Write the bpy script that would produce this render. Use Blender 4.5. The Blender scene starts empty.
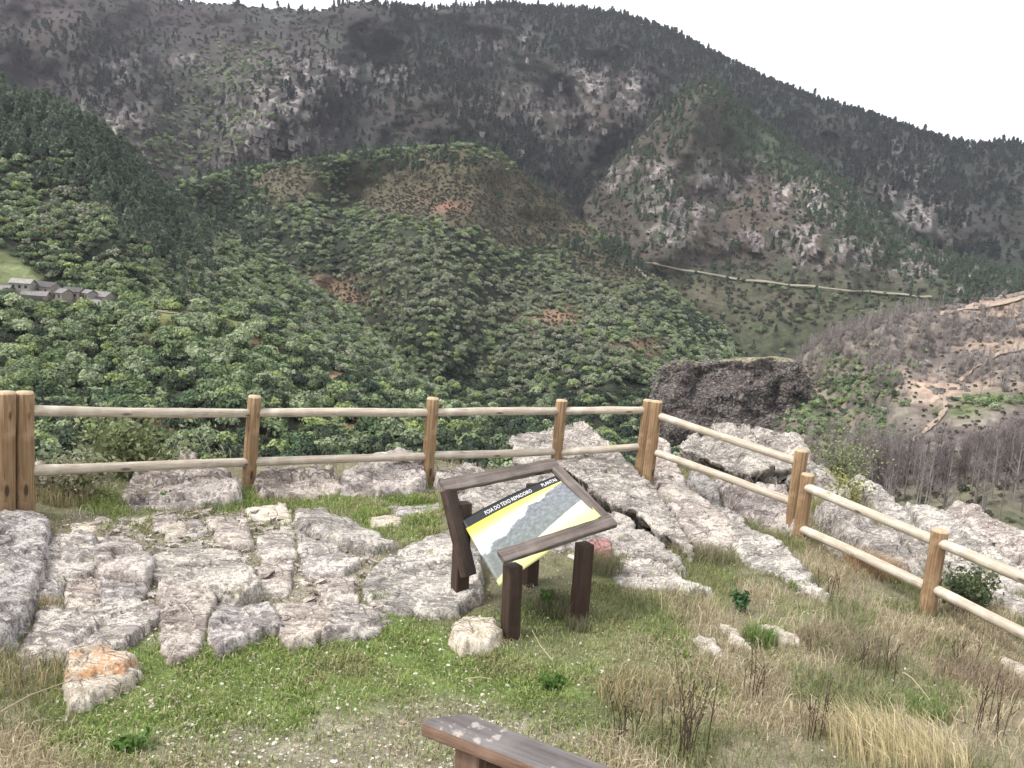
import bpy, math, random
import numpy as np
from mathutils import Vector, Matrix
random.seed(5)
RNG = np.random.default_rng(11)
SC = bpy.context.scene
COL = SC.collection

# ------------------------------------------------------------------ camera
PIT, ROLL, FOC = math.radians(8), math.radians(4.6), 804.0
CF = np.array([0, math.cos(PIT), -math.sin(PIT)])
R0 = np.array([1.0, 0, 0]); U0 = np.array([0, math.sin(PIT), math.cos(PIT)])
CR = math.cos(ROLL)*R0 + math.sin(ROLL)*U0
CU = -math.sin(ROLL)*R0 + math.cos(ROLL)*U0
CC = np.array([0, 0, 2.75])
def rays(x, y):
    x = np.asarray(x, float)[..., None]; y = np.asarray(y, float)[..., None]
    return CF + CR*(x-512)/FOC - CU*(y-384)/FOC
def at(x, y, D):
    d = rays(x, y); h = np.hypot(d[..., 0], d[..., 1])
    return CC + d*(np.asarray(D, float)/h)[..., None]
def proj(P):
    v = np.asarray(P, float)-CC; w = v@CF
    w = np.where(np.abs(w) < 1e-6, 1e-6, w)
    return 512+FOC*(v@CR)/w, 384-FOC*(v@CU)/w, w
cam = bpy.data.cameras.new('camera'); co = bpy.data.objects.new('camera', cam); COL.objects.link(co)
cam.sensor_width = 36; cam.lens = 36*FOC/1024; cam.clip_start = .05; cam.clip_end = 20000
co.matrix_world = Matrix(((CR[0], CU[0], -CF[0], CC[0]), (CR[1], CU[1], -CF[1], CC[1]), (CR[2], CU[2], -CF[2], CC[2]), (0, 0, 0, 1)))
SC.camera = co

# ------------------------------------------------------------------ noise
def _h(ix, iy, iz, seed):
    n = (ix.astype(np.int64)*374761393 + iy.astype(np.int64)*668265263 + iz.astype(np.int64)*2147483647 + seed*974711) & 0xffffffff
    n = ((n ^ (n >> 13))*1274126177) & 0xffffffff
    n = ((n ^ (n >> 16))*2246822519) & 0xffffffff
    return ((n ^ (n >> 15)) & 0xffff)/65535.0*2-1
def vn(x, y, z=0.0, seed=0):
    x, y, z = np.broadcast_arrays(np.asarray(x, float), np.asarray(y, float), np.asarray(z, float))
    ix, iy, iz = np.floor(x), np.floor(y), np.floor(z)
    fx, fy, fz = x-ix, y-iy, z-iz
    u, v, w = [t*t*t*(t*(t*6-15)+10) for t in (fx, fy, fz)]
    r = 0
    for a in (0, 1):
        for b in (0, 1):
            for c in (0, 1):
                r = r + _h(ix+a, iy+b, iz+c, seed)*(u if a else 1-u)*(v if b else 1-v)*(w if c else 1-w)
    return r
def fbm(x, y, z=0.0, o=4, seed=0, g=.5):
    r = 0; a = 1; s = 0
    for i in range(o):
        k = 2.03**i
        r = r + a*vn(np.asarray(x)*k, np.asarray(y)*k, np.asarray(z)*k, seed+i*17); s += a; a *= g
    return r/s
def cells(x, y, seed=0):
    """cell noise: (value per cell, distance to the border)"""
    ix, iy = np.floor(x), np.floor(y)
    f1 = np.full(np.shape(x), 9.0); f2 = f1.copy(); val = np.zeros(np.shape(x))
    for a in (-1, 0, 1):
        for b in (-1, 0, 1):
            cx, cy = ix+a, iy+b
            px = cx+.5+.45*_h(cx, cy, cx*0, seed); py = cy+.5+.45*_h(cx, cy, cx*0, seed+5)
            d = np.hypot(px-x, py-y); v = _h(cx, cy, cx*0, seed+9)
            nearer = d < f1
            f2 = np.where(nearer, f1, np.minimum(f2, d)); val = np.where(nearer, v, val); f1 = np.where(nearer, d, f1)
    return val, f2-f1
def facets(x, y, seed=0):
    """every cell is a small tilted plane"""
    ix, iy = np.floor(x), np.floor(y); f1 = np.full(np.shape(x), 9.0); out = np.zeros(np.shape(x))
    for a in (-1, 0, 1):
        for b in (-1, 0, 1):
            cx, cy = ix+a, iy+b; px = cx+.5+.48*_h(cx, cy, cx*0, seed); py = cy+.5+.48*_h(cx, cy, cx*0, seed+5)
            d = np.hypot(px-x, py-y); pl = _h(cx, cy, cx*0, seed+21)*(x-px)+_h(cx, cy, cx*0, seed+22)*(y-py)+.35*_h(cx, cy, cx*0, seed+23)
            out = np.where(d < f1, pl, out); f1 = np.minimum(f1, d)
    return out
def sst(a, b, x):
    t = np.clip((x-a)/(b-a), 0, 1); return t*t*(3-2*t)
def inpoly(x, y, poly):
    x = np.asarray(x, float); y = np.asarray(y, float); c = np.zeros(x.shape, bool); n = len(poly)
    for i in range(n):
        x1, y1 = poly[i]; x2, y2 = poly[(i+1) % n]
        if y1 == y2: continue
        c ^= ((y1 > y) != (y2 > y)) & (x < (x2-x1)*(y-y1)/(y2-y1)+x1)
    return c
def sdist(x, y, poly):
    """distance to outline, positive inside"""
    d = np.full(np.shape(x), 1e9); n = len(poly)
    for i in range(n):
        ax, ay = poly[i]; bx, by = poly[(i+1) % n]
        ex, ey = bx-ax, by-ay; L = ex*ex+ey*ey+1e-12
        t = np.clip(((x-ax)*ex+(y-ay)*ey)/L, 0, 1)
        d = np.minimum(d, np.hypot(x-ax-t*ex, y-ay-t*ey))
    return np.where(inpoly(x, y, poly), d, -d)

# ------------------------------------------------------------------ objects
def mesh_of(name, V, F, mat=None, col=None, smooth=True, mats=None, midx=None):
    """V (n,3); F: (m,k) array or list of such arrays"""
    me = bpy.data.meshes.new(name)
    V = np.asarray(V, np.float32)
    Fs = F if isinstance(F, list) and len(F) and isinstance(F[0], np.ndarray) else [np.asarray(F)]
    Fs = [f for f in Fs if len(f)]
    me.vertices.add(len(V)); me.vertices.foreach_set('co', V.ravel())
    ln = sum(f.size for f in Fs); nf = sum(len(f) for f in Fs)
    me.loops.add(ln); me.loops.foreach_set('vertex_index', np.concatenate([f.ravel() for f in Fs]).astype(np.int32))
    me.polygons.add(nf)
    tot = np.concatenate([np.full(len(f), f.shape[1]) for f in Fs]); st = np.concatenate([[0], np.cumsum(tot)[:-1]])
    me.polygons.foreach_set('loop_start', st.astype(np.int32))
    me.polygons.foreach_set('loop_total', tot.astype(np.int32))
    me.polygons.foreach_set('use_smooth', np.full(nf, smooth))
    if mat: me.materials.append(mat)
    if mats:
        for m in mats: me.materials.append(m)
        me.polygons.foreach_set('material_index', np.asarray(midx, np.int32))
    if col is not None:
        a = me.color_attributes.new('Col', 'FLOAT_COLOR', 'POINT')
        c = np.ones((len(V), 4), np.float32); c[:, :3] = col
        a.data.foreach_set('color', c.ravel())
    me.update(calc_edges=True); me.validate()
    return me
def link(name, me, parent=None):
    o = bpy.data.objects.new(name, me); COL.objects.link(o)
    if parent: o.parent = parent
    return o
def tag(o, label=None, cat=None, group=None, kind=None):
    if label: o['label'] = label
    if cat: o['category'] = cat
    if group: o['group'] = group
    if kind: o['kind'] = kind
    return o
def empty(name, loc=(0, 0, 0)):
    o = bpy.data.objects.new(name, None); COL.objects.link(o); o.location = loc; o.empty_display_size = .2; return o
def grid_faces(nv, nu, keep=None):
    i = np.arange(nv-1)[:, None]*nu + np.arange(nu-1)[None]
    F = np.stack([i, i+1, i+nu+1, i+nu], -1).reshape(-1, 4)
    if keep is not None: F = F[keep.reshape(-1)]
    return F
class MB:
    def __init__(s): s.V = []; s.F = {}; s.C = []; s.n = 0
    def add(s, V, F, c=None):
        V = np.asarray(V, float); F = np.asarray(F)
        s.V.append(V); s.F.setdefault(F.shape[1], []).append(F+s.n); s.n += len(V)
        if c is not None: s.C.append(np.broadcast_to(c, (len(V), 3)))
    def mesh(s, name, mat, smooth=True):
        return mesh_of(name, np.concatenate(s.V), [np.concatenate(v) for v in s.F.values()], mat, np.concatenate(s.C) if s.C else None, smooth)
def tube(path, rad, n=14, cap=True, seed=0, wob=0.0):
    """log along a path; (V,F quads) with chamfered closed ends"""
    P = np.asarray(path, float); R = np.asarray(rad, float)
    if cap:
        d0 = (P[0]-P[1]); d0 /= np.linalg.norm(d0); d1 = (P[-1]-P[-2]); d1 /= np.linalg.norm(d1)
        P = np.vstack([P[0]+d0*R[0]*.06, P[0]+d0*R[0]*.05, P[0], P, P[-1], P[-1]+d1*R[-1]*.05, P[-1]+d1*R[-1]*.06])
        P[2] = P[3]-d0*R[0]*.14; P[-3] = P[-4]-d1*R[-1]*.14; P[3] = P[3]-d0*R[0]*.2; P[-4] = P[-4]-d1*R[-1]*.2
        R = np.concatenate([[.001, R[0]*.88, R[0]*.97], R, [R[-1]*.97, R[-1]*.88, .001]])
    T = np.gradient(P, axis=0); T[0] = P[3]-P[0] if cap else T[0]
    T /= np.linalg.norm(T, axis=1)[:, None]+1e-12
    if cap:
        T[:] = (P[-1]-P[0])/np.linalg.norm(P[-1]-P[0])
    ref = np.array([0.31, .9, .1]) if abs(T[0][2]) > .8 else np.array([0, 0, 1.0])
    A = np.cross(T, ref); A /= np.linalg.norm(A, axis=1)[:, None]; B = np.cross(T, A)
    th = np.linspace(0, 2*math.pi, n, endpoint=False)
    ring = A[:, None]*np.cos(th)[None, :, None]+B[:, None]*np.sin(th)[None, :, None]
    rr = R[:, None]*(1+wob*vn(np.arange(len(P))[:, None]*.7+seed*9.1, np.cos(th)[None]*1.5, np.sin(th)[None]*1.5, seed))
    V = (P[:, None]+ring*rr[..., None]).reshape(-1, 3)
    i = np.arange(len(P)-1)[:, None]*n; j = np.arange(n)[None]; k = (j+1) % n
    F = np.stack([i+j, i+k, i+n+k, i+n+j], -1).reshape(-1, 4)
    return V, F
def beam(p0, p1, w, h, up=(0, 0, 1), bev=.006, nseg=14, seed=0, wob=.0015):
    """sawn timber: bevelled rectangular section, slightly worn"""
    p0 = np.asarray(p0, float); p1 = np.asarray(p1, float); t = p1-p0; L = np.linalg.norm(t); t /= L
    s = np.cross(t, np.asarray(up, float)); s /= np.linalg.norm(s); u = np.cross(s, t)
    a, b, e = w/2, h/2, bev
    sec = [(-a+e, -b), (0, -b), (a-e, -b), (a, -b+e), (a, 0), (a, b-e), (a-e, b), (0, b), (-a+e, b), (-a, b-e), (-a, 0), (-a, -b+e)]
    ss = np.array(sec); rows = []
    ts = np.concatenate([[0, e], np.linspace(e, L-e, nseg)[1:-1], [L-e, L]])
    for i, q in enumerate(ts):
        k = 1-(e/max(a, b)) if i in (0, len(ts)-1) else 1
        n_ = wob*vn(q*9+seed*3.3, ss[:, 0]*60, ss[:, 1]*60, seed)
        sc = k*(1+n_/min(a, b))
        rows.append(p0+t*q+np.outer(ss[:, 0]*sc, s)+np.outer(ss[:, 1]*sc, u))
    m = len(sec); V = np.concatenate(rows); i = np.arange(len(ts)-1)[:, None]*m; j = np.arange(m)[None]; k = (j+1) % m
    F = np.stack([i+j, i+k, i+m+k, i+m+j], -1).reshape(-1, 4)
    V = np.vstack([V, p0, p1]); n = len(V)
    T1 = np.stack([np.roll(np.arange(m), -1), np.arange(m), np.full(m, n-2), np.full(m, n-2)], -1)[:, :3]
    T2 = np.stack([np.arange(m), np.roll(np.arange(m), -1), np.full(m, n-1)], -1) + np.array([(len(ts)-1)*m, (len(ts)-1)*m, 0])
    return V, [F, T1, T2]

# ------------------------------------------------------------------ materials
def nodes(name, rough=.9, spec=.2):
    m = bpy.data.materials.new(name); m.use_nodes = True; nt = m.node_tree; b = nt.nodes['Principled BSDF']
    b.inputs['Roughness'].default_value = rough; b.inputs['Specular IOR Level'].default_value = spec
    return m, nt, b
def N(nt, t, **k):
    n = nt.nodes.new(t)
    for a, v in k.items():
        if a.startswith('i_'):
            key = a[2:]; key = int(key) if key.isdigit() else key.replace('_', ' ')
            n.inputs[key].default_value = v
        else: setattr(n, a, v)
    return n
def L(nt, a, b): nt.links.new(a, b)
def noise_n(nt, vec, scale, det=4, rough=.55, dist=0.0):
    n = N(nt, 'ShaderNodeTexNoise'); n.inputs['Scale'].default_value = scale; n.inputs['Detail'].default_value = det
    n.inputs['Roughness'].default_value = rough; n.inputs['Distortion'].default_value = dist
    if vec is not None: L(nt, vec, n.inputs['Vector'])
    return n.outputs['Fac']
def ramp(nt, fac, stops):
    r = N(nt, 'ShaderNodeValToRGB'); e = r.color_ramp.elements
    while len(e) < len(stops): e.new(.5)
    for i, (p, c) in enumerate(stops):
        e[i].position = p; e[i].color = (*c, 1) if len(c) == 3 else c
    L(nt, fac, r.inputs['Fac']); return r.outputs['Color']
def mix(nt, a, b, fac, mode='MIX'):
    m = N(nt, 'ShaderNodeMix', data_type='RGBA', blend_type=mode)
    for s, v in ((6, a), (7, b)):
        if isinstance(v, tuple): m.inputs[s].default_value = (*v, 1)
        else: L(nt, v, m.inputs[s])
    if isinstance(fac, (int, float)): m.inputs[0].default_value = fac
    else: L(nt, fac, m.inputs[0])
    return m.outputs[2]
def g3(v): return (v, v, v)
def bump(nt, b, h, strength, dist):
    n = N(nt, 'ShaderNodeBump'); n.inputs['Strength'].default_value = strength; n.inputs['Distance'].default_value = dist
    L(nt, h, n.inputs['Height']); L(nt, n.outputs['Normal'], b.inputs['Normal']); return n
def mapping(nt, src, scale=(1, 1, 1), rot=(0, 0, 0)):
    mp = N(nt, 'ShaderNodeMapping'); mp.inputs['Scale'].default_value = scale; mp.inputs['Rotation'].default_value = rot
    L(nt, src, mp.inputs['Vector']); return mp.outputs['Vector']

def rock_mat(name, base, dark, pale, lich=.5, warm=None, strat=(1, 5, 1), srot=.6):
    m, nt, b = nodes(name, .88, .25)
    tc = N(nt, 'ShaderNodeTexCoord').outputs['Object']
    st = mapping(nt, tc, strat, (0.15, .2, srot))
    n1 = noise_n(nt, tc, 3.5, 6, .62, .4); n2 = noise_n(nt, st, 3.2, 7, .68, .8); n3 = noise_n(nt, tc, 22, 5, .7); n4 = noise_n(nt, tc, 75, 3, .7)
    c = ramp(nt, n1, [(.3, dark), (.5, base), (.72, tuple(x*1.18 for x in base))])
    c = mix(nt, c, ramp(nt, n2, [(.38, tuple(x*.45 for x in dark)), (.5, base), (.66, pale)]), .6)
    if warm: c = mix(nt, c, warm, ramp(nt, noise_n(nt, tc, 4.2, 3), [(.44, g3(0)), (.54, g3(.85))]))
    c = mix(nt, c, pale, ramp(nt, mix(nt, n3, n1, .45), [(.515-.03*lich, g3(0)), (.565-.03*lich, g3(.8))]))
    c = mix(nt, c, tuple(x*.5 for x in dark), ramp(nt, noise_n(nt, st, 11, 6, .75, 1.2), [(.30, g3(.9)), (.42, g3(0))]))
    c = mix(nt, c, tuple(x*.35 for x in dark), ramp(nt, n4, [(.36, g3(.8)), (.47, g3(0))]))
    c = mix(nt, c, (.27, .27, .12), ramp(nt, noise_n(nt, tc, 9, 4, .7, 1), [(.6, g3(0)), (.7, g3(.55))]))
    vo = N(nt, 'ShaderNodeTexVoronoi', feature='DISTANCE_TO_EDGE'); vo.inputs['Scale'].default_value = 1.1
    wv = N(nt, 'ShaderNodeVectorMath', operation='ADD'); L(nt, st, wv.inputs[0])
    nn = N(nt, 'ShaderNodeTexNoise'); nn.inputs['Scale'].default_value = 4; nn.inputs['Detail'].default_value = 5; L(nt, tc, nn.inputs['Vector'])
    sc = N(nt, 'ShaderNodeVectorMath', operation='SCALE'); sc.inputs['Scale'].default_value = 1.3; L(nt, nn.outputs['Color'], sc.inputs[0])
    L(nt, sc.outputs[0], wv.inputs[1]); L(nt, wv.outputs[0], vo.inputs['Vector'])
    cr = ramp(nt, vo.outputs['Distance'], [(.0, g3(.1)), (.018, g3(1))])
    cr = mix(nt, cr, (1, 1, 1), ramp(nt, noise_n(nt, tc, 2.3, 3), [(.42, g3(0)), (.52, g3(1))]))
    c = mix(nt, (.045, .04, .035), c, cr)
    v3 = N(nt, 'ShaderNodeTexVoronoi', feature='DISTANCE_TO_EDGE'); v3.inputs['Scale'].default_value = 3.4
    w3 = N(nt, 'ShaderNodeVectorMath', operation='SCALE'); w3.inputs['Scale'].default_value = .12; L(nt, nn.outputs['Color'], w3.inputs[0]); a3 = N(nt, 'ShaderNodeVectorMath', operation='ADD'); L(nt, mapping(nt, tc, (1, 2.2, 1), (0, 0, srot)), a3.inputs[0]); L(nt, w3.outputs[0], a3.inputs[1]); L(nt, a3.outputs[0], v3.inputs['Vector'])
    k3 = mix(nt, ramp(nt, v3.outputs['Distance'], [(.0, g3(.15)), (.03, g3(1))]), (1, 1, 1), ramp(nt, noise_n(nt, tc, 1.7, 3), [(.47, g3(0)), (.56, g3(1))]))
    c = mix(nt, (.05, .043, .036), c, k3); cr = mix(nt, cr, k3, 1.0, 'MULTIPLY')
    rnd = N(nt, 'ShaderNodeObjectInfo').outputs['Random']
    c = mix(nt, c, ramp(nt, rnd, [(0, (.78, .76, .74)), (.35, (1.0, .97, .92)), (.6, (.86, .85, .86)), (1, (1.1, 1.08, 1.03))]), 1.0, 'MULTIPLY')
    L(nt, c, b.inputs['Base Color'])
    h = mix(nt, ramp(nt, n2, [(.2, g3(0)), (.8, g3(1))]), ramp(nt, n3, [(.2, g3(0)), (.8, g3(1))]), .45)
    h = mix(nt, h, n4, .18); h = mix(nt, h, cr, .8, 'MULTIPLY')
    bump(nt, b, h, .6, .011)
    return m
M_rock = rock_mat('rock_grey', (.265, .24, .232), (.13, .112, .115), (.56, .53, .49), .38)
M_rock2 = rock_mat('rock_grey_streaked', (.25, .232, .22), (.11, .10, .10), (.53, .50, .465), .30, None, (1.2, 7, 2), .75)
M_rock3 = rock_mat('rock_pinkish', (.30, .26, .24), (.155, .125, .115), (.56, .52, .475), .38)
M_stone = rock_mat('stone_cream', (.48, .43, .36), (.33, .28, .22), (.62, .58, .52), .5)
M_rust = rock_mat('stone_rusty', (.47, .40, .32), (.34, .26, .19), (.58, .53, .46), .3, (.46, .24, .12))
M_pink = rock_mat('stone_pink', (.38, .2, .19), (.25, .12, .12), (.42, .3, .28), .15)

def wood_mat(name, c0, c1, c2, rough=.75, axis='Z', stain=None, scale=1.0):
    m, nt, b = nodes(name, rough, .25)
    tc = N(nt, 'ShaderNodeTexCoord').outputs['Object']
    s = {'X': (.6, 14, 14), 'Y': (14, .6, 14), 'Z': (14, 14, .6)}[axis]
    g = noise_n(nt, mapping(nt, tc, tuple(v*scale for v in s)), 3, 5, .6, .5)
    f = noise_n(nt, mapping(nt, tc, tuple(v*scale*3 for v in s)), 3, 4, .7)
    c = ramp(nt, g, [(.3, c0), (.5, c1), (.7, c2)])
    c = mix(nt, c, tuple(x*.5 for x in c0), ramp(nt, f, [(.3, g3(.8)), (.42, g3(0))]))
    c = mix(nt, c, tuple(x*1.25 for x in c2), ramp(nt, noise_n(nt, tc, 6, 4, .6), [(.5, g3(0)), (.75, g3(.6))]))
    vk = N(nt, 'ShaderNodeTexVoronoi'); vk.inputs['Scale'].default_value = 5; L(nt, mapping(nt, tc, {'X': (.5, 1.4, 1.4), 'Y': (1.4, .5, 1.4), 'Z': (1.4, 1.4, .5)}[axis]), vk.inputs['Vector'])
    c = mix(nt, c, tuple(x*.35 for x in c0), ramp(nt, vk.outputs['Distance'], [(.10, g3(.85)), (.17, g3(0))]))
    if stain: c = mix(nt, c, stain, ramp(nt, noise_n(nt, tc, 14, 3, .6), [(.6, g3(0)), (.68, g3(.8))]))
    L(nt, c, b.inputs['Base Color']); bump(nt, b, f, .5, .006); return m
M_post = wood_mat('post_wood', (.13, .078, .042), (.24, .155, .085), (.36, .255, .155))
M_cut = wood_mat('post_end_wood', (.33, .24, .15), (.42, .32, .21), (.5, .4, .28))
M_rail = wood_mat('rail_wood', (.27, .22, .17), (.42, .36, .285), (.53, .48, .41), axis='X')
M_dark = wood_mat('dark_wood', (.035, .021, .016), (.055, .034, .026), (.085, .055, .042), .6, stain=(.3, .27, .24))
M_worn = wood_mat('worn_dark_wood', (.062, .048, .041), (.115, .093, .082), (.18, .155, .14), .7, 'X')
M_board = wood_mat('railing_top_wood', (.07, .058, .057), (.105, .092, .09), (.15, .136, .133), .55, 'X', stain=(.36, .32, .3), scale=.7)
M_boardside = wood_mat('railing_side_wood', (.12, .07, .05), (.18, .11, .08), (.24, .16, .12), .6, 'X', scale=.7)

def attr_mat(name, rough=.95, fine=None, bumpd=None, trans=0.0, spec=.1, hsv=None):
    m, nt, b = nodes(name, rough, spec)
    a = N(nt, 'ShaderNodeAttribute', attribute_name='Col').outputs['Color']
    c = a
    tc = N(nt, 'ShaderNodeTexCoord').outputs['Object']
    if fine:
        for scale, amt in fine:
            n = noise_n(nt, tc, scale, 4, .65)
            c = mix(nt, c, ramp(nt, n, [(.25, g3(max(0, 1-amt))), (.5, g3(1)), (.75, g3(1+amt))]), 1.0, 'MULTIPLY')
    L(nt, c, b.inputs['Base Color'])
    if bumpd: bump(nt, b, noise_n(nt, tc, bumpd[0], 6, .7), bumpd[1], bumpd[2])
    if trans:
        b.inputs['Subsurface Weight'].default_value = 0
        t = N(nt, 'ShaderNodeBsdfTranslucent'); L(nt, c, t.inputs['Color']); ms = N(nt, 'ShaderNodeMixShader'); ms.inputs[0].default_value = trans
        L(nt, b.outputs[0], ms.inputs[1]); L(nt, t.outputs[0], ms.inputs[2]); L(nt, ms.outputs[0], nt.nodes['Material Output'].inputs['Surface'])
    return m
M_ground = attr_mat('soil_and_turf', .95, [(6, .25), (40, .45), (160, .35)], (60, .8, .02))
M_blade = attr_mat('grass_blade', .8, trans=.3)
M_peb = attr_mat('pebble', .85, [(60, .2)])

# ------------------------------------------------------------------ world + sun
w = bpy.data.worlds.new('World'); SC.world = w; w.use_nodes = True; nt = w.node_tree
sky = N(nt, 'ShaderNodeTexSky', sky_type='NISHITA'); sky.sun_disc = False
SUN_EL, SUN_AZ = math.radians(55), math.radians(-112)      # azimuth from +Y towards +X
sky.sun_elevation = SUN_EL; sky.sun_rotation = SUN_AZ; sky.air_density = 1.0; sky.dust_density = 4.0; sky.ozone_density = 1.0
hs = N(nt, 'ShaderNodeHueSaturation'); hs.inputs['Saturation'].default_value = .22; L(nt, sky.outputs[0], hs.inputs['Color'])
bg = nt.nodes['Background']; L(nt, mix(nt, hs.outputs[0], (3.7, 3.72, 3.8), .6), bg.inputs['Color']); bg.inputs['Strength'].default_value = .15   # high even cloud over the clear sky
sl = bpy.data.lights.new('sun', 'SUN'); sl.energy = 1.1; sl.angle = math.radians(10); sl.color = (1, .96, .9)
so = bpy.data.objects.new('sun', sl); COL.objects.link(so)
sd = Vector((math.sin(SUN_AZ)*math.cos(SUN_EL), math.cos(SUN_AZ)*math.cos(SUN_EL), math.sin(SUN_EL)))
so.rotation_euler = (-sd).to_track_quat('-Z', 'Y').to_euler(); so.location = (0, 0, 40)
vs = SC.view_settings; vs.view_transform = 'Standard'; vs.look = 'None'; vs.exposure = 1.5; vs.gamma = 1; vs.use_curve_mapping = False

# ------------------------------------------------------------------ near ground
def onz1(px, py, z):
    d = rays(px, py); return CC+d*((z-CC[2])/d[..., 2])[..., None]
ctl = []
for q in [(0, 768, .12), (250, 768, .03), (512, 768, 0), (800, 768, 0), (1023, 768, -.05), (510, 637, 0), (459, 605, 0), (583, 620, 0), (100, 700, .02), (20, 600, .06), (370, 600, .02), (240, 600, .03), (700, 580, 0),
          (1023, 650, -.16), (8, 512, .18), (130, 510, .08), (248, 492, .05), (426, 488, .06), (560, 520, .02), (600, 506, -.55), (672, 545, -.3), (788, 545, -.05), (929, 605, -.14), (1023, 600, -.3), (60, 478, .15), (250, 468, .1), (450, 466, .06), (700, 495, -.05), (870, 560, -.45), (640, 520, -.55), (735, 470, -.35), (980, 600, -.5)]:
    ctl.append(onz1(*q))
for q in [(582, 440, 12), (690, 450, 12), (780, 438, 13), (870, 478, 12.6), (1024, 555, 11.8), (940, 540, 11.2), (740, 475, 11.5)]:
    ctl.append(at(*q)-np.array([0, 0, .32]))
for x, y, z in [(0, 0, 1.15), (2, 0, 1.1), (-2, 0, 1.2), (0, 2.2, .7), (2.3, 2.2, .55), (-2.5, 2.2, .75), (-7, 3, .6), (-7, 7, .35), (7, 3, -.1), (8.5, 7, -.6), (9, 10, -.9)]:
    ctl.append(np.array([x, y, z]))
CT = np.array(ctl)
def U(r2): return r2*np.log(r2+1e-9)
_K = U(((CT[:, None, :2]-CT[None, :, :2])**2).sum(-1))+np.eye(len(CT))*.35
_P = np.hstack([np.ones((len(CT), 1)), CT[:, :2]]); _A = np.block([[_K, _P], [_P.T, np.zeros((3, 3))]])
_W = np.linalg.solve(_A, np.concatenate([CT[:, 2], np.zeros(3)]))
def gsm(x, y):
    x = np.asarray(x, float); y = np.asarray(y, float)
    xs = np.clip(x, -9, 10); ys = np.clip(y, -3, 14)
    r2 = (xs[..., None]-CT[:, 0])**2+(ys[..., None]-CT[:, 1])**2
    return U(r2)@_W[:-3]+_W[-3]+_W[-2]*xs+_W[-1]*ys
_eg = [at(*q) for q in [(-60, 478, 9.0), (60, 474, 9.9), (250, 466, 10.6), (450, 464, 11.2), (560, 440, 12.0), (660, 440, 12.6), (780, 432, 13.5), (870, 472, 13.0), (1024, 547, 12.3)]]
EX = [p[0] for p in _eg]+[9.5, 13]; EY = [p[1] for p in _eg]+[8.3, 6]
def gz(x, y):
    x = np.asarray(x, float); y = np.asarray(y, float)
    z = gsm(x, y)+.02*fbm(x*1.7, y*1.7, 0, 4, 3)+.008*fbm(x*9, y*9, 0, 3, 8)
    e = y-(np.interp(x, EX, EY)+.25*fbm(x*.9, y*.3, 0, 3, 21))
    lat = np.maximum(np.abs(x)-14, 0)
    return z-1.7*np.where(e > 4, e, np.log1p(np.exp(np.clip(e*6, -30, 30)))/6) - .5*lat
def onh(px, py, h=0.0):
    z = 0.0
    for _ in range(14):
        p = onz1(px, py, z); z = .5*z+.5*(float(gsm(p[0], p[1]))+h)
    return p

GREEN = [(np.array([[95, 640], [400, 608], [470, 625], [560, 660], [600, 700], [470, 712], [330, 725], [180, 745], [60, 760], [40, 700]]), 1.0),
         (np.array([[90, 498], [200, 490], [360, 488], [445, 490], [445, 545], [370, 540], [330, 512], [200, 515], [90, 530]]), .9),
         (np.array([[430, 625], [560, 600], [700, 600], [720, 700], [600, 770], [480, 720]]), .5), (np.array([[120, 725], [640, 720], [640, 800], [100, 800]]), .4),
         (np.array([[560, 570], [720, 560], [700, 640], [600, 650]]), .55), (np.array([[150, 605], [200, 640], [330, 640], [420, 600], [430, 640], [100, 680]]), .8)]
def zones(px, py):
    """weights: green turf, dry grass, gravel"""
    wx = px+18*vn(px/25., py/25., 0, 2); wy = py+10*vn(px/25., py/25., 5, 4)
    g = np.zeros(np.shape(px))
    for P_, wt in GREEN: g = np.maximum(g, wt*sst(-14, 14, sdist(wx, wy, P_.tolist())))
    for cx, cy, rx, ry in [(770, 640, 30, 20), (700, 700, 30, 18), (930, 700, 40, 16), (800, 610, 20, 14), (650, 600, 60, 26)]:
        g = np.maximum(g, .7*np.exp(-((wx-cx)/rx)**2-((wy-cy)/ry)**2))
    gr = sst(-20, 15, sdist(wx, wy, [(150, 740), (330, 718), (450, 700), (640, 745), (640, 820), (100, 820)]))*.6
    gr = np.maximum(gr, .6*sst(-8, 10, sdist(wx, wy, [(120, 505), (350, 520), (450, 590), (330, 640), (150, 640), (40, 640), (40, 530)])))
    g = g*(1-.4*gr*(wy > 700))
    dry = sst(560, 650, wx+ (wy-640)*.2)
    dry = np.maximum(dry, sst(110, 40, wx)*sst(600, 660, wy)*.7)
    dry = np.maximum(dry, .6*sst(500, 440, wy))
    return g, dry, gr
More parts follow.
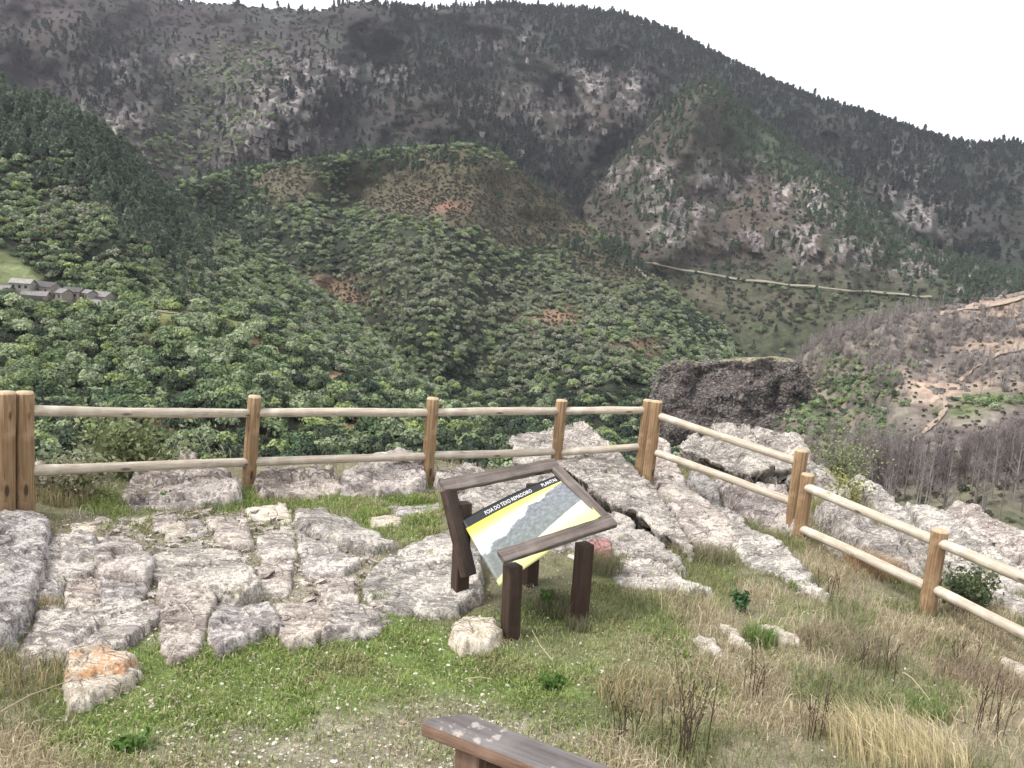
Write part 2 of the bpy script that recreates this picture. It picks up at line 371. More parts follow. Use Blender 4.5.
def build_ground():
    # near: fine sheet ; far: rings joined outwards as a second resolution of the same sheet
    xs = np.concatenate([np.linspace(-3000, -60, 12), np.linspace(-40, -10, 16), np.arange(-9, 10.01, .05), np.linspace(11, 40, 16), np.linspace(60, 3000, 12)])
    ys = np.concatenate([np.linspace(-200, -10, 8), np.arange(-6, 2, .25), np.arange(2, 15, .05), np.linspace(15.5, 60, 30), np.linspace(80, 400, 10), np.linspace(600, 6000, 8)])
    X, Y = np.meshgrid(xs, ys); Z = np.maximum(gz(X, Y), -260+20*fbm(X/200, Y/200)); Zb = Z
    px, py, wv = proj(np.stack([X, Y, Z], -1))
    px = np.where(wv > .3, px, 512); py = np.where(wv > .3, py, 900)
    g, d, gr = zones(np.clip(px, -300, 1300), np.clip(py, 300, 1000))
    soil = np.array([.16, .15, .095]); c = np.ones(X.shape+(3,))*soil
    n = fbm(X*6, Y*6, 0, 4, 31)[..., None]
    for wgt, colr in ((d, (.22, .195, .135)), (g, (.13, .175, .055)), (gr, (.27, .24, .195))):
        c = c*(1-wgt[..., None])+np.array(colr)*wgt[..., None]
    c *= (1+.35*n)
    me = mesh_of('ground', np.stack([X, Y, Zb], -1).reshape(-1, 3), grid_faces(len(ys), len(xs)), M_ground, c.reshape(-1, 3))
    tag(link('ground', me), kind='structure')
build_ground()

# ------------------------------------------------------------------ rocks
ROCKS = []      # world outlines, to keep grass off them
def rock(name, pts, label, mat=None, h=None, res=.02, rough=.02, round_=.05, steps=.03, cat='rock', group=None, strike=.6, drop=.35, seed=None, undercut=None, crack=1.0, grow=0.0, tilt=0.0, warp=.05):
    """pts: (px,py) with height h over the ground, or (px,py,D). Top skin follows the outline's heights, sides fall to below the ground."""
    seed = seed if seed is not None else len(ROCKS)*7+3
    W = []
    for q in pts:
        if len(q) == 3: W.append(at(*q))
        else: W.append(onh(q[0], q[1], h))
    W = np.array(W); poly = W[:, :2].tolist(); ROCKS.append(poly)
    c0 = W.mean(0)
    x0, y0 = W[:, 0].min()-.12, W[:, 1].min()-.12; x1, y1 = W[:, 0].max()+.12, W[:, 1].max()+.12
    xs = np.arange(x0, x1, res); ys = np.arange(y0, y1, res); X, Y = np.meshgrid(xs, ys)
    wx = X+warp*fbm(X*5, Y*5, 0, 5, seed, .62)+.015*vn(X*25, Y*25, 0, seed); wy = Y+warp*fbm(X*5, Y*5, 7, 5, seed+1, .62)+.015*vn(X*25, Y*25, 3, seed)
    D = sdist(wx, wy, poly)+grow
    # smooth height from outline points: plane + inverse distance residuals
    A = np.hstack([np.ones((len(W), 1)), W[:, :2]-c0[:2]]); pl, *_ = np.linalg.lstsq(A.T@A+np.diag([1e-6, .02, .02]), A.T@W[:, 2], rcond=None)
    T = pl[0]+pl[1]*(X-c0[0])+pl[2]*(Y-c0[1]); res_ = W[:, 2]-A@pl
    wsum = 0; acc = 0
    for k in range(len(W)):
        q = 1/(((X-W[k, 0])**2+(Y-W[k, 1])**2)+.05); wsum = wsum+q; acc = acc+q*res_[k]
    T = T+acc/wsum
    T = T+tilt*((X-c0[0])*_h(np.array(seed), np.array(1), np.array(2), 5)+(Y-c0[1])*_h(np.array(seed), np.array(3), np.array(2), 5))
    ca, sa = math.cos(strike), math.sin(strike); s = X*ca+Y*sa; t = -X*sa+Y*ca
    wa, wb = .07*fbm(X*2.5, Y*2.5, 0, 3, seed), .07*fbm(X*2.5, Y*2.5, 2, 3, seed+2)
    v, e = cells((s+wa*.5)*1.7, (t+wb*.4)*4.2, seed)
    v2, e2 = cells((s+wa*.3)*5.5, (t+wb*.2)*11, seed+4)
    T = T+steps*v*.75+steps*.22*v2*(v > -.2)-crack*.03*sst(.045, 0, e)-crack*.006*sst(.07, 0, e2)
    T = T+rough*1.6*facets((s+wa)*1.5, (t+wb)*3.2, seed+30)+rough*.35*facets(s*6+.2*vn(X*9, Y*9, 0, seed), t*11, seed+31)
    T = T+rough*.8*fbm(X*1.6, Y*1.6, 0, 3, seed+3)-rough*.35*np.abs(fbm(s*1.3, t*16, 0, 3, seed+6))*2+.0022*fbm(X*40, Y*40, 0, 2, seed)
    G = gz(X, Y)
    edge = np.clip(1-D/round_, 0, 1)
    Z = T-round_*.55*edge**2
    dn = np.clip(-D, 0, 1)
    wall = T-round_*.55-dn*(drop/.05)
    Z = np.where(D < 0, wall, Z)
    Z = np.maximum(Z, np.minimum(G, T)-(.45 if undercut else .10))
    # sheared sideways wall relief
    keepv = D > -.10
    ki = keepv[:-1, :-1] & keepv[1:, :-1] & keepv[:-1, 1:] & keepv[1:, 1:]
    V = np.stack([X, Y, Z], -1)
    if undercut:
        gy_, gx_ = np.gradient(D, res); m_ = np.clip(-D, 0, .08)*undercut; V[..., 0] += gx_*m_; V[..., 1] += gy_*m_
    V[..., 0] += .012*vn(Y*14, Z*22, X*3, seed)*(D < .02); V[..., 1] += .012*vn(X*14, Z*22, Y*3, seed+1)*(D < .02)
    F = grid_faces(len(ys), len(xs), ki)
    used = np.unique(F); mp = np.full(X.size, -1); mp[used] = np.arange(len(used))
    base = np.array([c0[0], c0[1], float(gz(c0[0], c0[1]))])
    me = mesh_of(name, V.reshape(-1, 3)[used]-base, mp[F], mat or M_rock, smooth=True)
    o = link(name, me); o.location = base; tag(o, label, cat, group)
    return o
RG = 'rock slabs breaking through the turf in front of the fence'
R = rock
R('rock_outcrop', [(-40, 512), (0, 507), (44, 511), (50, 530), (42, 565), (30, 605), (8, 632), (-50, 650)], 'large grey lichened rock under the double fence post at the left edge', M_rock2, .16, drop=.5, rough=.03, steps=.05, strike=1.2)
slabs = [
 ([(48, 542), (75, 536), (94, 538), (97, 570), (60, 580), (40, 575)], .09, 'greyish violet rock slab between the big edge rock and the squarish boulder', M_rock),
 ([(92, 534), (112, 527), (137, 538), (152, 560), (146, 577), (100, 571)], .17, 'squarish pink grey boulder with a clean raised front face', M_rock3),
 ([(33, 580), (62, 578), (62, 612), (38, 606)], .10, 'small pale block low in the left slab field beside a vertical crack', M_rock),
 ([(65, 580), (98, 578), (105, 602), (66, 606)], .09, 'small block in the left slab field directly below the violet slab', M_rock3),
 ([(102, 575), (150, 583), (142, 601), (106, 603)], .10, 'flat white-edged slab below the squarish pink boulder', M_rock),
 ([(40, 612), (100, 606), (155, 605), (163, 612), (122, 640), (84, 642), (50, 652), (24, 670), (18, 652)], .10, 'broken white and grey slab at the lower left corner of the slab field', M_rock),
 ([(152, 546), (190, 541), (236, 548), (262, 588), (240, 598), (185, 590), (152, 572)], .13, 'broad speckled grey slab in the middle of the left slab field', M_rock2),
 ([(162, 588), (214, 597), (206, 622), (197, 645), (170, 658), (163, 632)], .10, 'tongue of pinkish rock running down into the grass', M_rock3),
 ([(214, 597), (270, 600), (283, 622), (252, 632), (222, 648), (207, 632)], .12, 'knobbly rock at the lower edge of the slab field left of a dark crack', M_rock),
 ([(277, 598), (330, 594), (346, 610), (312, 635), (290, 636), (276, 622)], .12, 'rounded pale rock bulging over the grass at the slab field lower edge', M_rock3),
 ([(331, 597), (362, 600), (395, 612), (372, 629), (326, 632)], .12, 'low grey rock at the right end of the slab field lower edge', M_rock),
 ([(297, 502), (325, 505), (362, 522), (396, 541), (370, 546), (330, 536), (298, 522)], .14, 'long smooth violet grey slab slanting below the fence', M_rock2),
 ([(248, 510), (285, 506), (291, 520), (252, 526)], .05, 'small cream slab in the grass left of the long slanting slab', M_stone),
 ([(208, 518), (246, 512), (252, 545), (222, 545)], .07, 'small pale slab above the broad speckled slab', M_rock3),
 ([(255, 530), (294, 529), (296, 556), (262, 561)], .08, 'cracked pale slab in the middle of the slab field beneath the cream slab', M_rock),
 ([(297, 527), (330, 545), (360, 560), (346, 571), (310, 576), (298, 552)], .10, 'white streaked slab beneath the long slanting slab', M_rock),
 ([(262, 562), (292, 562), (288, 592), (254, 592)], .08, 'small block beside the speckled slab lower right corner', M_rock3),
 ([(320, 575), (356, 571), (356, 598), (324, 601)], .10, 'small smooth pinkish rock with one dark crack', M_rock3),
 ([(362, 573), (385, 556), (430, 540), (456, 536), (478, 560), (478, 590), (455, 606), (400, 604), (368, 593)], .17, 'big rough grey rock behind the left legs of the sign', M_rock2),
 ([(152, 514), (176, 513), (179, 529), (152, 531)], .05, 'small pinkish stone in the turf below the fence', M_rock3),
 ([(131, 515), (148, 514), (146, 523), (130, 523)], .04, 'tiny pale stone in the turf left of the pinkish one', M_stone),
 ([(72, 520), (97, 521), (96, 531), (70, 531)], .04, 'half buried cream stone near the double post', M_stone),
 ([(166, 525), (186, 522), (188, 534), (168, 537)], .05, 'small cream stone above the speckled slab left corner', M_stone),
 ([(190, 520), (202, 519), (205, 533), (191, 534)], .05, 'small upright stone on the upper rim of the slab field', M_rock3),
 ([(390, 506), (440, 501), (440, 512), (396, 518)], .04, 'flat pale stone in the grass behind the sign', M_rock),
 ([(370, 517), (402, 515), (400, 524), (372, 525)], .03, 'thin cream stone lying flat in the grass left of the sign', M_stone),
 ([(355, 491), (388, 488), (386, 494), (356, 496)], .03, 'narrow white stone flush with the turf near the fence', M_stone),
 ([(405, 488), (445, 484), (446, 491), (406, 495)], .03, 'pale flat stone at the foot of the middle fence post', M_stone)]
for i, (p, h, lb, mt) in enumerate(slabs):
    R('rock_slab', p, lb, mt, h*.62, rough=.02, steps=.028 if len(p) > 5 else .016, warp=.03, round_=.012, group=RG, strike=.3+.4*(i % 3), drop=.25, grow=.012, tilt=.12, res=.018 if p[0][1] > 530 else .025)
# low broken ledge behind the fence
for p, h, lb in [([(120, 478), (145, 463), (185, 459), (207, 468), (240, 480), (236, 496), (180, 499), (130, 498)], .22, 'broken pinkish ledge behind the fence left of its second post'),
                 ([(252, 478), (300, 466), (335, 468), (345, 486), (300, 492), (262, 492)], .18, 'knobbly white ledge behind the fence right of its second post'),
                 ([(340, 470), (372, 462), (420, 468), (425, 486), (380, 487), (342, 488)], .2, 'white crumbly ledge behind the fence left of its middle post'),
                 ([(436, 468), (470, 461), (508, 466), (512, 486), (480, 490), (438, 486)], .2, 'white crumbly ledge behind the fence right of its middle post'),
                 ([(-30, 470), (20, 466), (48, 470), (50, 482), (10, 486), (-30, 486)], .2, 'white rock ledge behind the double post at the left edge')]:
    R('rock_ledge', p, lb, M_rock3, h*.62, rough=.06, steps=.09, round_=.03, drop=.3, res=.025, warp=.12, tilt=.2, group='rock ledges behind the fence', strike=.1)
# great slanting slabs right of the sign
R('rock_slab', [(509, 440, 11.6), (530, 430, 11.8), (560, 424, 12), (583, 421, 12.1), (612, 445, 11.4), (640, 474, 10.6), (668, 510, 9.5), (690, 545, 8.4), (698, 566, 7.8), (674, 538, 8.3), (640, 513, 8.9), (602, 491, 9.4), (560, 464, 10.2), (512, 462, 10.9)],
  'great grey slanting slab behind the fence, upper side of the long dark crack', M_rock2, drop=.25, rough=.035, steps=.03, round_=.012, strike=-.95, res=.02, undercut=5)
R('rock_slab', [(450, 500, 9.0), (500, 474, 10.0), (548, 466, 10.2), (564, 475, 9.7), (602, 504, 9.0), (640, 527, 8.5), (668, 546, 8.0), (690, 572, 7.55), (640, 552, 7.7), (590, 540, 7.9), (540, 560, 7.4), (478, 562, 7.3)],
  'great grey slab below the long dark crack, right behind the sign', M_rock2, drop=.5, rough=.035, steps=.04, round_=.05, strike=-.95, res=.025)
R('rock_slab', [(590, 545, 7.75), (640, 556, 7.55), (690, 574, 7.35), (716, 584, 7.2), (690, 586, 7.1), (650, 587, 7.05), (600, 588, 7.0), (560, 585, 7.05), (560, 556, 7.5)],
  'low pale slab sloping to the grass at the right of the sign legs', M_rock, drop=.3, rough=.03, steps=.03, strike=-.8, res=.02)
R('stone', [(584, 540, 7.55), (596, 535, 7.6), (612, 541, 7.55), (610, 549, 7.4), (590, 550, 7.4)], 'small reddish pink stone on the slab by the sign front right corner', M_pink, cat='stone', drop=.12, round_=.03, steps=.01, res=.012)
R('rock_slab', [(652, 470, 11.2), (672, 478, 11.0), (702, 492, 10.4), (728, 512, 9.8), (738, 530, 9.3), (728, 552, 8.6), (700, 548, 8.6), (680, 520, 9.3), (664, 495, 10.0)],
  'pale slab right of the corner posts above the dry grass', M_rock3, drop=.3, rough=.03, steps=.04, strike=-.9, res=.025)
R('rock_slab', [(726, 518, 9.6), (748, 524, 9.5), (775, 538, 9.1), (800, 557, 8.6), (830, 592, 7.7), (806, 588, 7.75), (772, 572, 8.1), (744, 562, 8.3), (732, 540, 8.9)],
  'violet grey slab pointing down to the grass left of the short post pair', M_rock2, drop=.35, rough=.03, steps=.03, strike=-.9, res=.02)
R('rock_outcrop', [(678, 446, 12.4), (694, 434, 12.7), (716, 424, 13.0), (742, 426, 12.9), (766, 442, 12.6), (790, 456, 12.2), (804, 466, 11.9), (780, 468, 11.8), (752, 470, 11.6), (722, 466, 11.7), (698, 456, 12.0)],
  'white streaked overhanging rock with a dark hollow beneath it', M_rock2, drop=.25, rough=.05, steps=.05, strike=-.8, res=.025, undercut=6, round_=.012)
R('rock_outcrop', [(742, 422, 13.4), (770, 426, 13.4), (800, 436, 13.3), (812, 452, 12.8), (806, 462, 12.4), (786, 450, 12.7), (764, 438, 13.0)],
  'grey rock crest on the skyline of the terrace behind the short post pair', M_rock, drop=.8, rough=.04, steps=.06, strike=-.8, res=.03)
R('rock_outcrop', [(655, 432, 12.9), (668, 440, 12.7), (680, 468, 11.8), (694, 492, 10.9), (672, 484, 11.1), (656, 472, 11.5)],
  'pale rock seen between the corner posts and the overhanging rock', M_rock3, drop=.8, rough=.04, steps=.05, strike=-.8, res=.03)
R('rock_outcrop', [(716, 476, 11.2), (748, 482, 11.1), (778, 484, 11.0), (800, 500, 10.5), (800, 524, 9.8), (770, 520, 9.9), (742, 504, 10.3), (722, 490, 10.8)],
  'crumbling pale rock beneath the sloping rails', M_rock3, drop=.3, rough=.05, steps=.07, strike=-.7, res=.03)
R('rock_outcrop', [(842, 476, 12.9), (862, 471, 13.0), (880, 482, 12.8), (900, 502, 12.3), (914, 520, 11.8), (896, 516, 11.8), (870, 498, 12.2)],
  'pale rock rib on the terrace rim behind the lower rails', M_rock2, drop=.6, rough=.04, steps=.05, strike=-.75, res=.03)
R('rock_outcrop', [(904, 506, 12.6), (928, 503, 12.7), (950, 514, 12.3), (980, 536, 11.7), (1012, 560, 11.0), (1040, 584, 10.4), (1010, 588, 10.1), (970, 560, 10.6), (930, 530, 11.4)],
  'long streaked rock rib sloping behind the last fence post', M_rock2, drop=.6, rough=.05, steps=.06, strike=-.75, res=.03)
R('rock_outcrop', [(946, 508, 13.2), (958, 499, 13.4), (976, 502, 13.2), (1010, 523, 12.7), (1050, 548, 12.2), (1056, 575, 11.4), (1024, 560, 11.7), (980, 532, 12.3), (958, 520, 12.8)],
  'pinkish rock block with a dark shaded side at the right edge of the rim', M_rock3, drop=.9, rough=.04, steps=.05, strike=-.7, res=.03)
R('rock_outcrop', [(838, 520, 10.8), (870, 530, 10.7), (905, 548, 10.3), (930, 566, 9.9), (905, 566, 9.7), (866, 548, 10.0)],
  'half buried streaked rock between the rails of the lower fence', M_rock2, drop=.25, rough=.05, steps=.05, strike=-.75, res=.03)
R('rock_outcrop', [(975, 575, 9.9), (1010, 590, 9.5), (1040, 606, 9.2), (1040, 625, 8.8), (1000, 606, 9.1)],
  'grey rock behind the green shrub at the right edge', M_rock, drop=.25, rough=.04, steps=.05, strike=-.75, res=.03)
for i, (p, lb) in enumerate([([(806, 452, 12.6), (830, 470, 12.4), (850, 492, 12.0), (842, 500, 11.6), (818, 486, 11.9), (802, 468, 12.1)], 'mossy rock step just behind the short post pair'),
    ([(815, 500, 11.2), (850, 505, 11.3), (885, 522, 11.0), (905, 545, 10.5), (880, 540, 10.5), (840, 520, 10.8)], 'grey streaked rock between the bush and the lower top rail'),
    ([(880, 508, 11.9), (910, 520, 11.7), (945, 548, 11.0), (975, 575, 10.3), (940, 566, 10.3), (905, 540, 10.9)], 'long narrow rock rib just left of the last rib'),
    ([(950, 560, 10.4), (990, 575, 10.2), (1030, 600, 9.7), (1010, 600, 9.6), (970, 582, 9.9)], 'flat streaked rock above the green shrub'),
    ([(690, 470, 11.4), (715, 478, 11.1), (722, 500, 10.4), (745, 520, 9.9), (722, 512, 10.0), (700, 492, 10.6)], 'narrow pale rock under the upper sloping rails'),
    ([(820, 545, 9.9), (850, 552, 9.8), (880, 570, 9.4), (860, 574, 9.2), (830, 560, 9.5)], 'small rock poking out of the grass left of the orange tuft')]):
    R('rock_outcrop', p, lb, [M_rock2, M_rock][i % 2], drop=.4, rough=.05, steps=.06, strike=-.75, res=.028, round_=.03)
for p, lb in [([(692, 634), (712, 636), (722, 648), (704, 650)], 'small flat cream stone in the dry grass below the slabs'),
              ([(718, 620), (734, 624), (752, 642), (736, 640)], 'thin pale stone edge in the dry grass right of the cream one'),
              ([(760, 620), (776, 624), (800, 638), (780, 638)], 'narrow white stone edge in the dry grass below the post pair'),
              ([(1000, 655), (1014, 658), (1040, 672), (1024, 674)], 'pale stone edge in the dry grass at the right margin')]:
    R('stone', p, lb, M_stone, .06, cat='stone', steps=.015, rough=.015, round_=.03, drop=.15, res=.012)
R('stone', [(66, 646), (80, 641), (108, 644), (134, 655), (128, 664), (96, 667), (64, 666)], 'cream stone with an orange weathered top, upper of two in the grass', M_rust, .14, cat='stone', steps=.012, rough=.012, round_=.05, drop=.2, res=.012)
R('stone', [(66, 675), (90, 670), (118, 666), (138, 670), (114, 687), (90, 692), (72, 702), (63, 694)], 'angular cream stone right below the orange topped one', M_stone, .07, cat='stone', steps=.01, rough=.01, round_=.04, drop=.15, res=.012)
R('stone', [(451, 624), (462, 616), (480, 612), (497, 616), (501, 630), (492, 638), (462, 639)], 'loose rounded cream stone beside the sign front left leg', M_stone, .11, cat='stone', steps=.006, rough=.02, round_=.05, drop=.2, res=.012)

# ------------------------------------------------------------------ fence
def frame_obj(name, p0, p1, rad, mat, parent, seed, vert=False, bend=.01):
    """log as an object whose local axis follows the log, so that grain runs along it"""
    p0 = np.asarray(p0, float); p1 = np.asarray(p1, float); Ln = np.linalg.norm(p1-p0)
    n = max(6, int(Ln/.12)); t = np.linspace(0, 1, n)
    z = t*Ln
    by = bend*vn(t*2.2+seed, 0, 0, seed); bz = bend*vn(t*2.2+seed, 5, 0, seed)
    P = np.stack([z, by, bz], -1) if not vert else np.stack([by*.4, bz*.4, z], -1)
    V, F = tube(P, rad*(1+.05*vn(t*3+seed, 2, 0, seed)), 16, True, seed, .04)
    me = mesh_of(name, V, F, mat)
    if vert:
        me.materials.append(M_cut)
        idx = np.zeros(len(me.polygons), np.int32); idx[-3*16:] = 1; me.polygons.foreach_set('material_index', idx)
    else:
        me.materials.append(M_cut)
    o = link(name, me, parent)
    d = Vector(p1-p0).normalized()
    if vert: q = Vector((0, 0, 1)).rotation_difference(d)
    else: q = Vector((1, 0, 0)).rotation_difference(d)
    o.rotation_mode = 'QUATERNION'; o.rotation_quaternion = q
    par = np.array(parent.location) if parent else 0
    o.location = Vector(p0-par)
    return o
PD = {'L0': (6, 392, 512, 6, 8.35), 'L1': (25, 392, 511, 25, 8.40), 'p2': (255, 396, 492, 248, 9.4), 'p3': (433, 398, 488, 426, 9.75), 'p4': (562, 400, 486, 554, 10.6),
      'p5': (649, 400, 480, 639, 10.85), 'p6': (657, 401, 488, 647, 10.55), 'p7': (802, 450, 545, 788, 9.9), 'p8': (808, 474, 549, 797, 9.72), 'p9': (940, 530, 606, 928, 8.3)}
def post(k, parent, seed):
    xt, yt, yb, xb, D = PD[k]
    a = at(xb, yb, D); b = at(xt, yt, D); d = (b-a)/np.linalg.norm(b-a)
    return frame_obj('post', a-d*.7, b, .077, M_post, parent, seed, True)
def mk_fence(label, posts, rails, seed):
    a = at(PD[posts[0]][3], PD[posts[0]][2], PD[posts[0]][4]) if posts else at(*rails[0][0])
    r = empty('wooden_fence', Vector(a)); tag(r, label, 'fence', 'wooden log fences around the terrace')
    bpy.context.view_layer.update()
    for i, k in enumerate(posts): post(k, r, seed+i)
    for i, (A, B) in enumerate(rails):
        frame_obj('rail', at(*A), at(*B), .051, M_rail, r, seed*3+i, False, .008)
    return r
def Dk(k): return PD[k][4]
mk_fence('short log fence end cut off by the left edge of the photo', ['L0'], [((7, 411, 8.36), (-180, 402, 8.1)), ((7, 469, 8.36), (-180, 462, 8.1))], 3)
sec = ['L1', 'p2', 'p3', 'p4', 'p5']; top = [(22, 411), (251, 413), (431, 412), (560, 411), (648, 410)]; low = [(22, 470), (250, 462), (429, 456), (557, 452), (643, 447)]
rl = []
for i in range(4):
    for arr in (top, low): rl.append(((*arr[i], Dk(sec[i])), (*arr[i+1], Dk(sec[i+1]))))
mk_fence('long level log fence of five posts along the back of the terrace', sec, rl, 11)
mk_fence('sloping log fence section between the corner posts and the short post pair', ['p6', 'p7'], [((656, 415, Dk('p6')), (803, 464, Dk('p7'))), ((653, 452, Dk('p6')), (797, 503, Dk('p7')))], 31)
mk_fence('lowest log fence section running out at the right edge', ['p8', 'p9'], [((806, 487, Dk('p8')), (938, 542, Dk('p9'))), ((801, 528, Dk('p8')), (933, 589, Dk('p9'))), ((938, 542, Dk('p9')), (1110, 612, 7.3)), ((933, 589, Dk('p9')), (1110, 676, 7.3))], 47)

# ------------------------------------------------------------------ broken information sign
def obeam(name, p0, p1, wd, ht, mat, parent, up=(0, 0, 1), seed=0, bev=.006, wob=.002):
    """beam object with its length along local X"""
    p0 = np.asarray(p0, float); p1 = np.asarray(p1, float); t = p1-p0; Ln = np.linalg.norm(t); t = t/Ln
    s = np.cross(t, np.asarray(up, float)); s /= np.linalg.norm(s); u = np.cross(s, t)
    V, F = beam((0, 0, 0), (Ln, 0, 0), wd, ht, (0, 0, 1), bev, 14, seed, wob)
    me = mesh_of(name, V, F, mat, smooth=False)
    o = link(name, me, parent); par = np.array(parent.location)
    o.matrix_local = Matrix(((t[0], -s[0], u[0], p0[0]-par[0]), (t[1], -s[1], u[1], p0[1]-par[1]), (t[2], -s[2], u[2], p0[2]-par[2]), (0, 0, 0, 1)))
    return o
sb = onh(520, 615, 0); sign = empty('information_sign', Vector(sb))
tag(sign, 'broken dark wood information sign with slipped yellow mountain panel on the turf', 'sign')
M_darkx = wood_mat('dark_wood_leg', (.03, .018, .014), (.048, .03, .023), (.07, .047, .037), .6, 'X')
FLc = at(503, 561, 5.72); FRc = at(616, 524, 6.32); BLc = at(441, 485, 6.35); BRc = at(556, 463, 6.98)
nrm = np.cross(FRc-FLc, BLc-FLc); nrm /= np.linalg.norm(nrm)
for (t_, b_), sd_ in zip([((513, 562, 5.83), (510, 642, 5.8)), ((585, 541, 6.22), (578, 628, 6.2)), ((463, 500, 6.38), (459, 610, 6.32)), ((535, 482, 6.85), (529, 594, 6.78))], range(4)):
    A = at(*b_); B = at(*t_); d = (B-A)/np.linalg.norm(B-A)
    obeam('leg', A-d*.15, B-d*.02, .115, .115, M_darkx, sign, up=(FRc-FLc), seed=sd_)
hw = .075; th = .045
ex = (FRc-FLc)/np.linalg.norm(FRc-FLc); ey = np.cross(nrm, ex)
obeam('frame_board', FLc+ey*hw*.5, FRc+ey*hw*.5, .115, th, M_worn, sign, up=nrm, seed=5)
obeam('frame_board', BLc-ey*.02, BRc-ey*.02, .13, th, M_worn, sign, up=nrm, seed=6)
e2 = (FRc-BRc)/np.linalg.norm(FRc-BRc)
obeam('frame_board', BRc+e2*.07-ex*.045, FRc-e2*.085-ex*.045, .1, th, M_worn, sign, up=nrm, seed=7)
# the loosened left board hangs down beside its leg
LB0 = at(448, 490, 6.3); LB1 = at(469, 576, 6.08); LB2 = at(467, 583, 6.1)
o = obeam('frame_board', LB0, LB1, .19, .055, M_darkx, sign, up=np.cross(LB1-LB0, np.array([.2, 1, .35])), seed=8); o['label'] = 'loosened left frame board hanging down'
# panel: a thin bent sheet; local metric coordinates s (0..1 left-right) and t (0..1 top-bottom)
pTL, pTR, pBR, pBL = at(461, 520, 6.28), at(560, 474, 6.85), at(601, 516, 6.33), at(500, 584, 5.86)
def panel_uv(s, t, off=0.0):
    s = np.asarray(s, float)[..., None]; t = np.asarray(t, float)[..., None]
    P = (pTL*(1-s)+pTR*s)*(1-t)+(pBL*(1-s)+pBR*s)*t
    n_ = np.cross(pTR-pTL, pBL-pTL); n_ /= np.linalg.norm(n_); n_ = n_ if n_[2] > 0 else -n_
    bulge = .035*np.sin(s*math.pi)*(1-t)*1.0-.03*(1-s)*t
    return P+n_*(bulge+off)
mp_, nt, b = nodes('panel_print', .35, .5)
uvn = N(nt, 'ShaderNodeUVMap'); uvn.uv_map = 'print'; sx = N(nt, 'ShaderNodeSeparateXYZ'); L(nt, uvn.outputs[0], sx.inputs[0]); S, T_ = sx.outputs[0], sx.outputs[1]
def MA(op, a, b_=None, c_=None):
    n = N(nt, 'ShaderNodeMath', operation=op)
    for i, v in enumerate((a, b_, c_)):
        if v is None: continue
        if isinstance(v, (int, float)): n.inputs[i].default_value = v
        else: L(nt, v, n.inputs[i])
    return n.outputs[0]
uvv = uvn.outputs[0]
nz1 = noise_n(nt, uvv, 5, 5); nz2 = noise_n(nt, mapping(nt, uvv, (1, 1, 1)), 22, 6, .7)
# ridge line of the printed mountain: y(s), t grows downwards
ridge = MA('ADD', MA('MULTIPLY_ADD', S, -.44, .56), MA('MULTIPLY', MA('SUBTRACT', nz1, .5), .35))
skyc = ramp(nt, MA('ADD', T_, MA('MULTIPLY', S, .10)), [(.13, (.56, .52, .05)), (.24, (.62, .58, .14)), (.38, (.6, .61, .60)), (.6, (.5, .54, .6))])
mtc = ramp(nt, nz2, [(.3, (.05, .06, .06)), (.48, (.15, .16, .19)), (.6, (.24, .24, .32)), (.75, (.36, .36, .42))])
mtc = mix(nt, mtc, (.12, .15, .09), MA('MULTIPLY', T_, .7))
edge1 = N(nt, 'ShaderNodeMapRange'); L(nt, MA('SUBTRACT', T_, ridge), edge1.inputs[0]); edge1.inputs[1].default_value = -.015; edge1.inputs[2].default_value = .015
c = mix(nt, skyc, mtc, edge1.outputs[0])
low_ = MA('SUBTRACT', T_, MA('MULTIPLY_ADD', MA('POWER', S, .8), -.34, .93))
edge2 = N(nt, 'ShaderNodeMapRange'); L(nt, low_, edge2.inputs[0]); edge2.inputs[1].default_value = -.006; edge2.inputs[2].default_value = .006
ylow = ramp(nt, MA('ADD', T_, MA('MULTIPLY', S, .1)), [(.7, (.56, .56, .48)), (.98, (.58, .55, .22))])
c = mix(nt, c, ylow, edge2.outputs[0])
c = mix(nt, (.012, .013, .016), c, MA('GREATER_THAN', T_, .135))
L(nt, c, b.inputs['Base Color'])
ns, ntt = 40, 30; S_, Tt = np.meshgrid(np.linspace(0, 1, ns), np.linspace(0, 1, ntt))
topv = panel_uv(S_, Tt, 0).reshape(-1, 3); botv = panel_uv(S_, Tt, -.004).reshape(-1, 3)
F = grid_faces(ntt, ns); n0 = len(topv); F2 = F[:, ::-1]+n0
bd = []
idx = np.arange(n0).reshape(ntt, ns); loop = np.concatenate([idx[0], idx[1:, -1], idx[-1, -2::-1], idx[-2:0:-1, 0]])
side = np.stack([loop, np.roll(loop, -1), np.roll(loop, -1)+n0, loop+n0], -1)[:, ::-1]
par = np.array(sign.location)
me = mesh_of('panel', np.vstack([topv, botv])-par, [np.vstack([F, F2, side])], mp_)
uv = me.uv_layers.new(name='print'); UVs = np.tile(np.stack([S_, Tt], -1).reshape(-1, 2), (2, 1))
li = np.zeros(len(me.loops), np.int32); me.loops.foreach_get('vertex_index', li); uv.data.foreach_set('uv', UVs[li].astype(np.float32).ravel())
pan = link('panel', me, sign); pan['label'] = 'slipped printed panel, yellow with a black title band and a mountain picture'
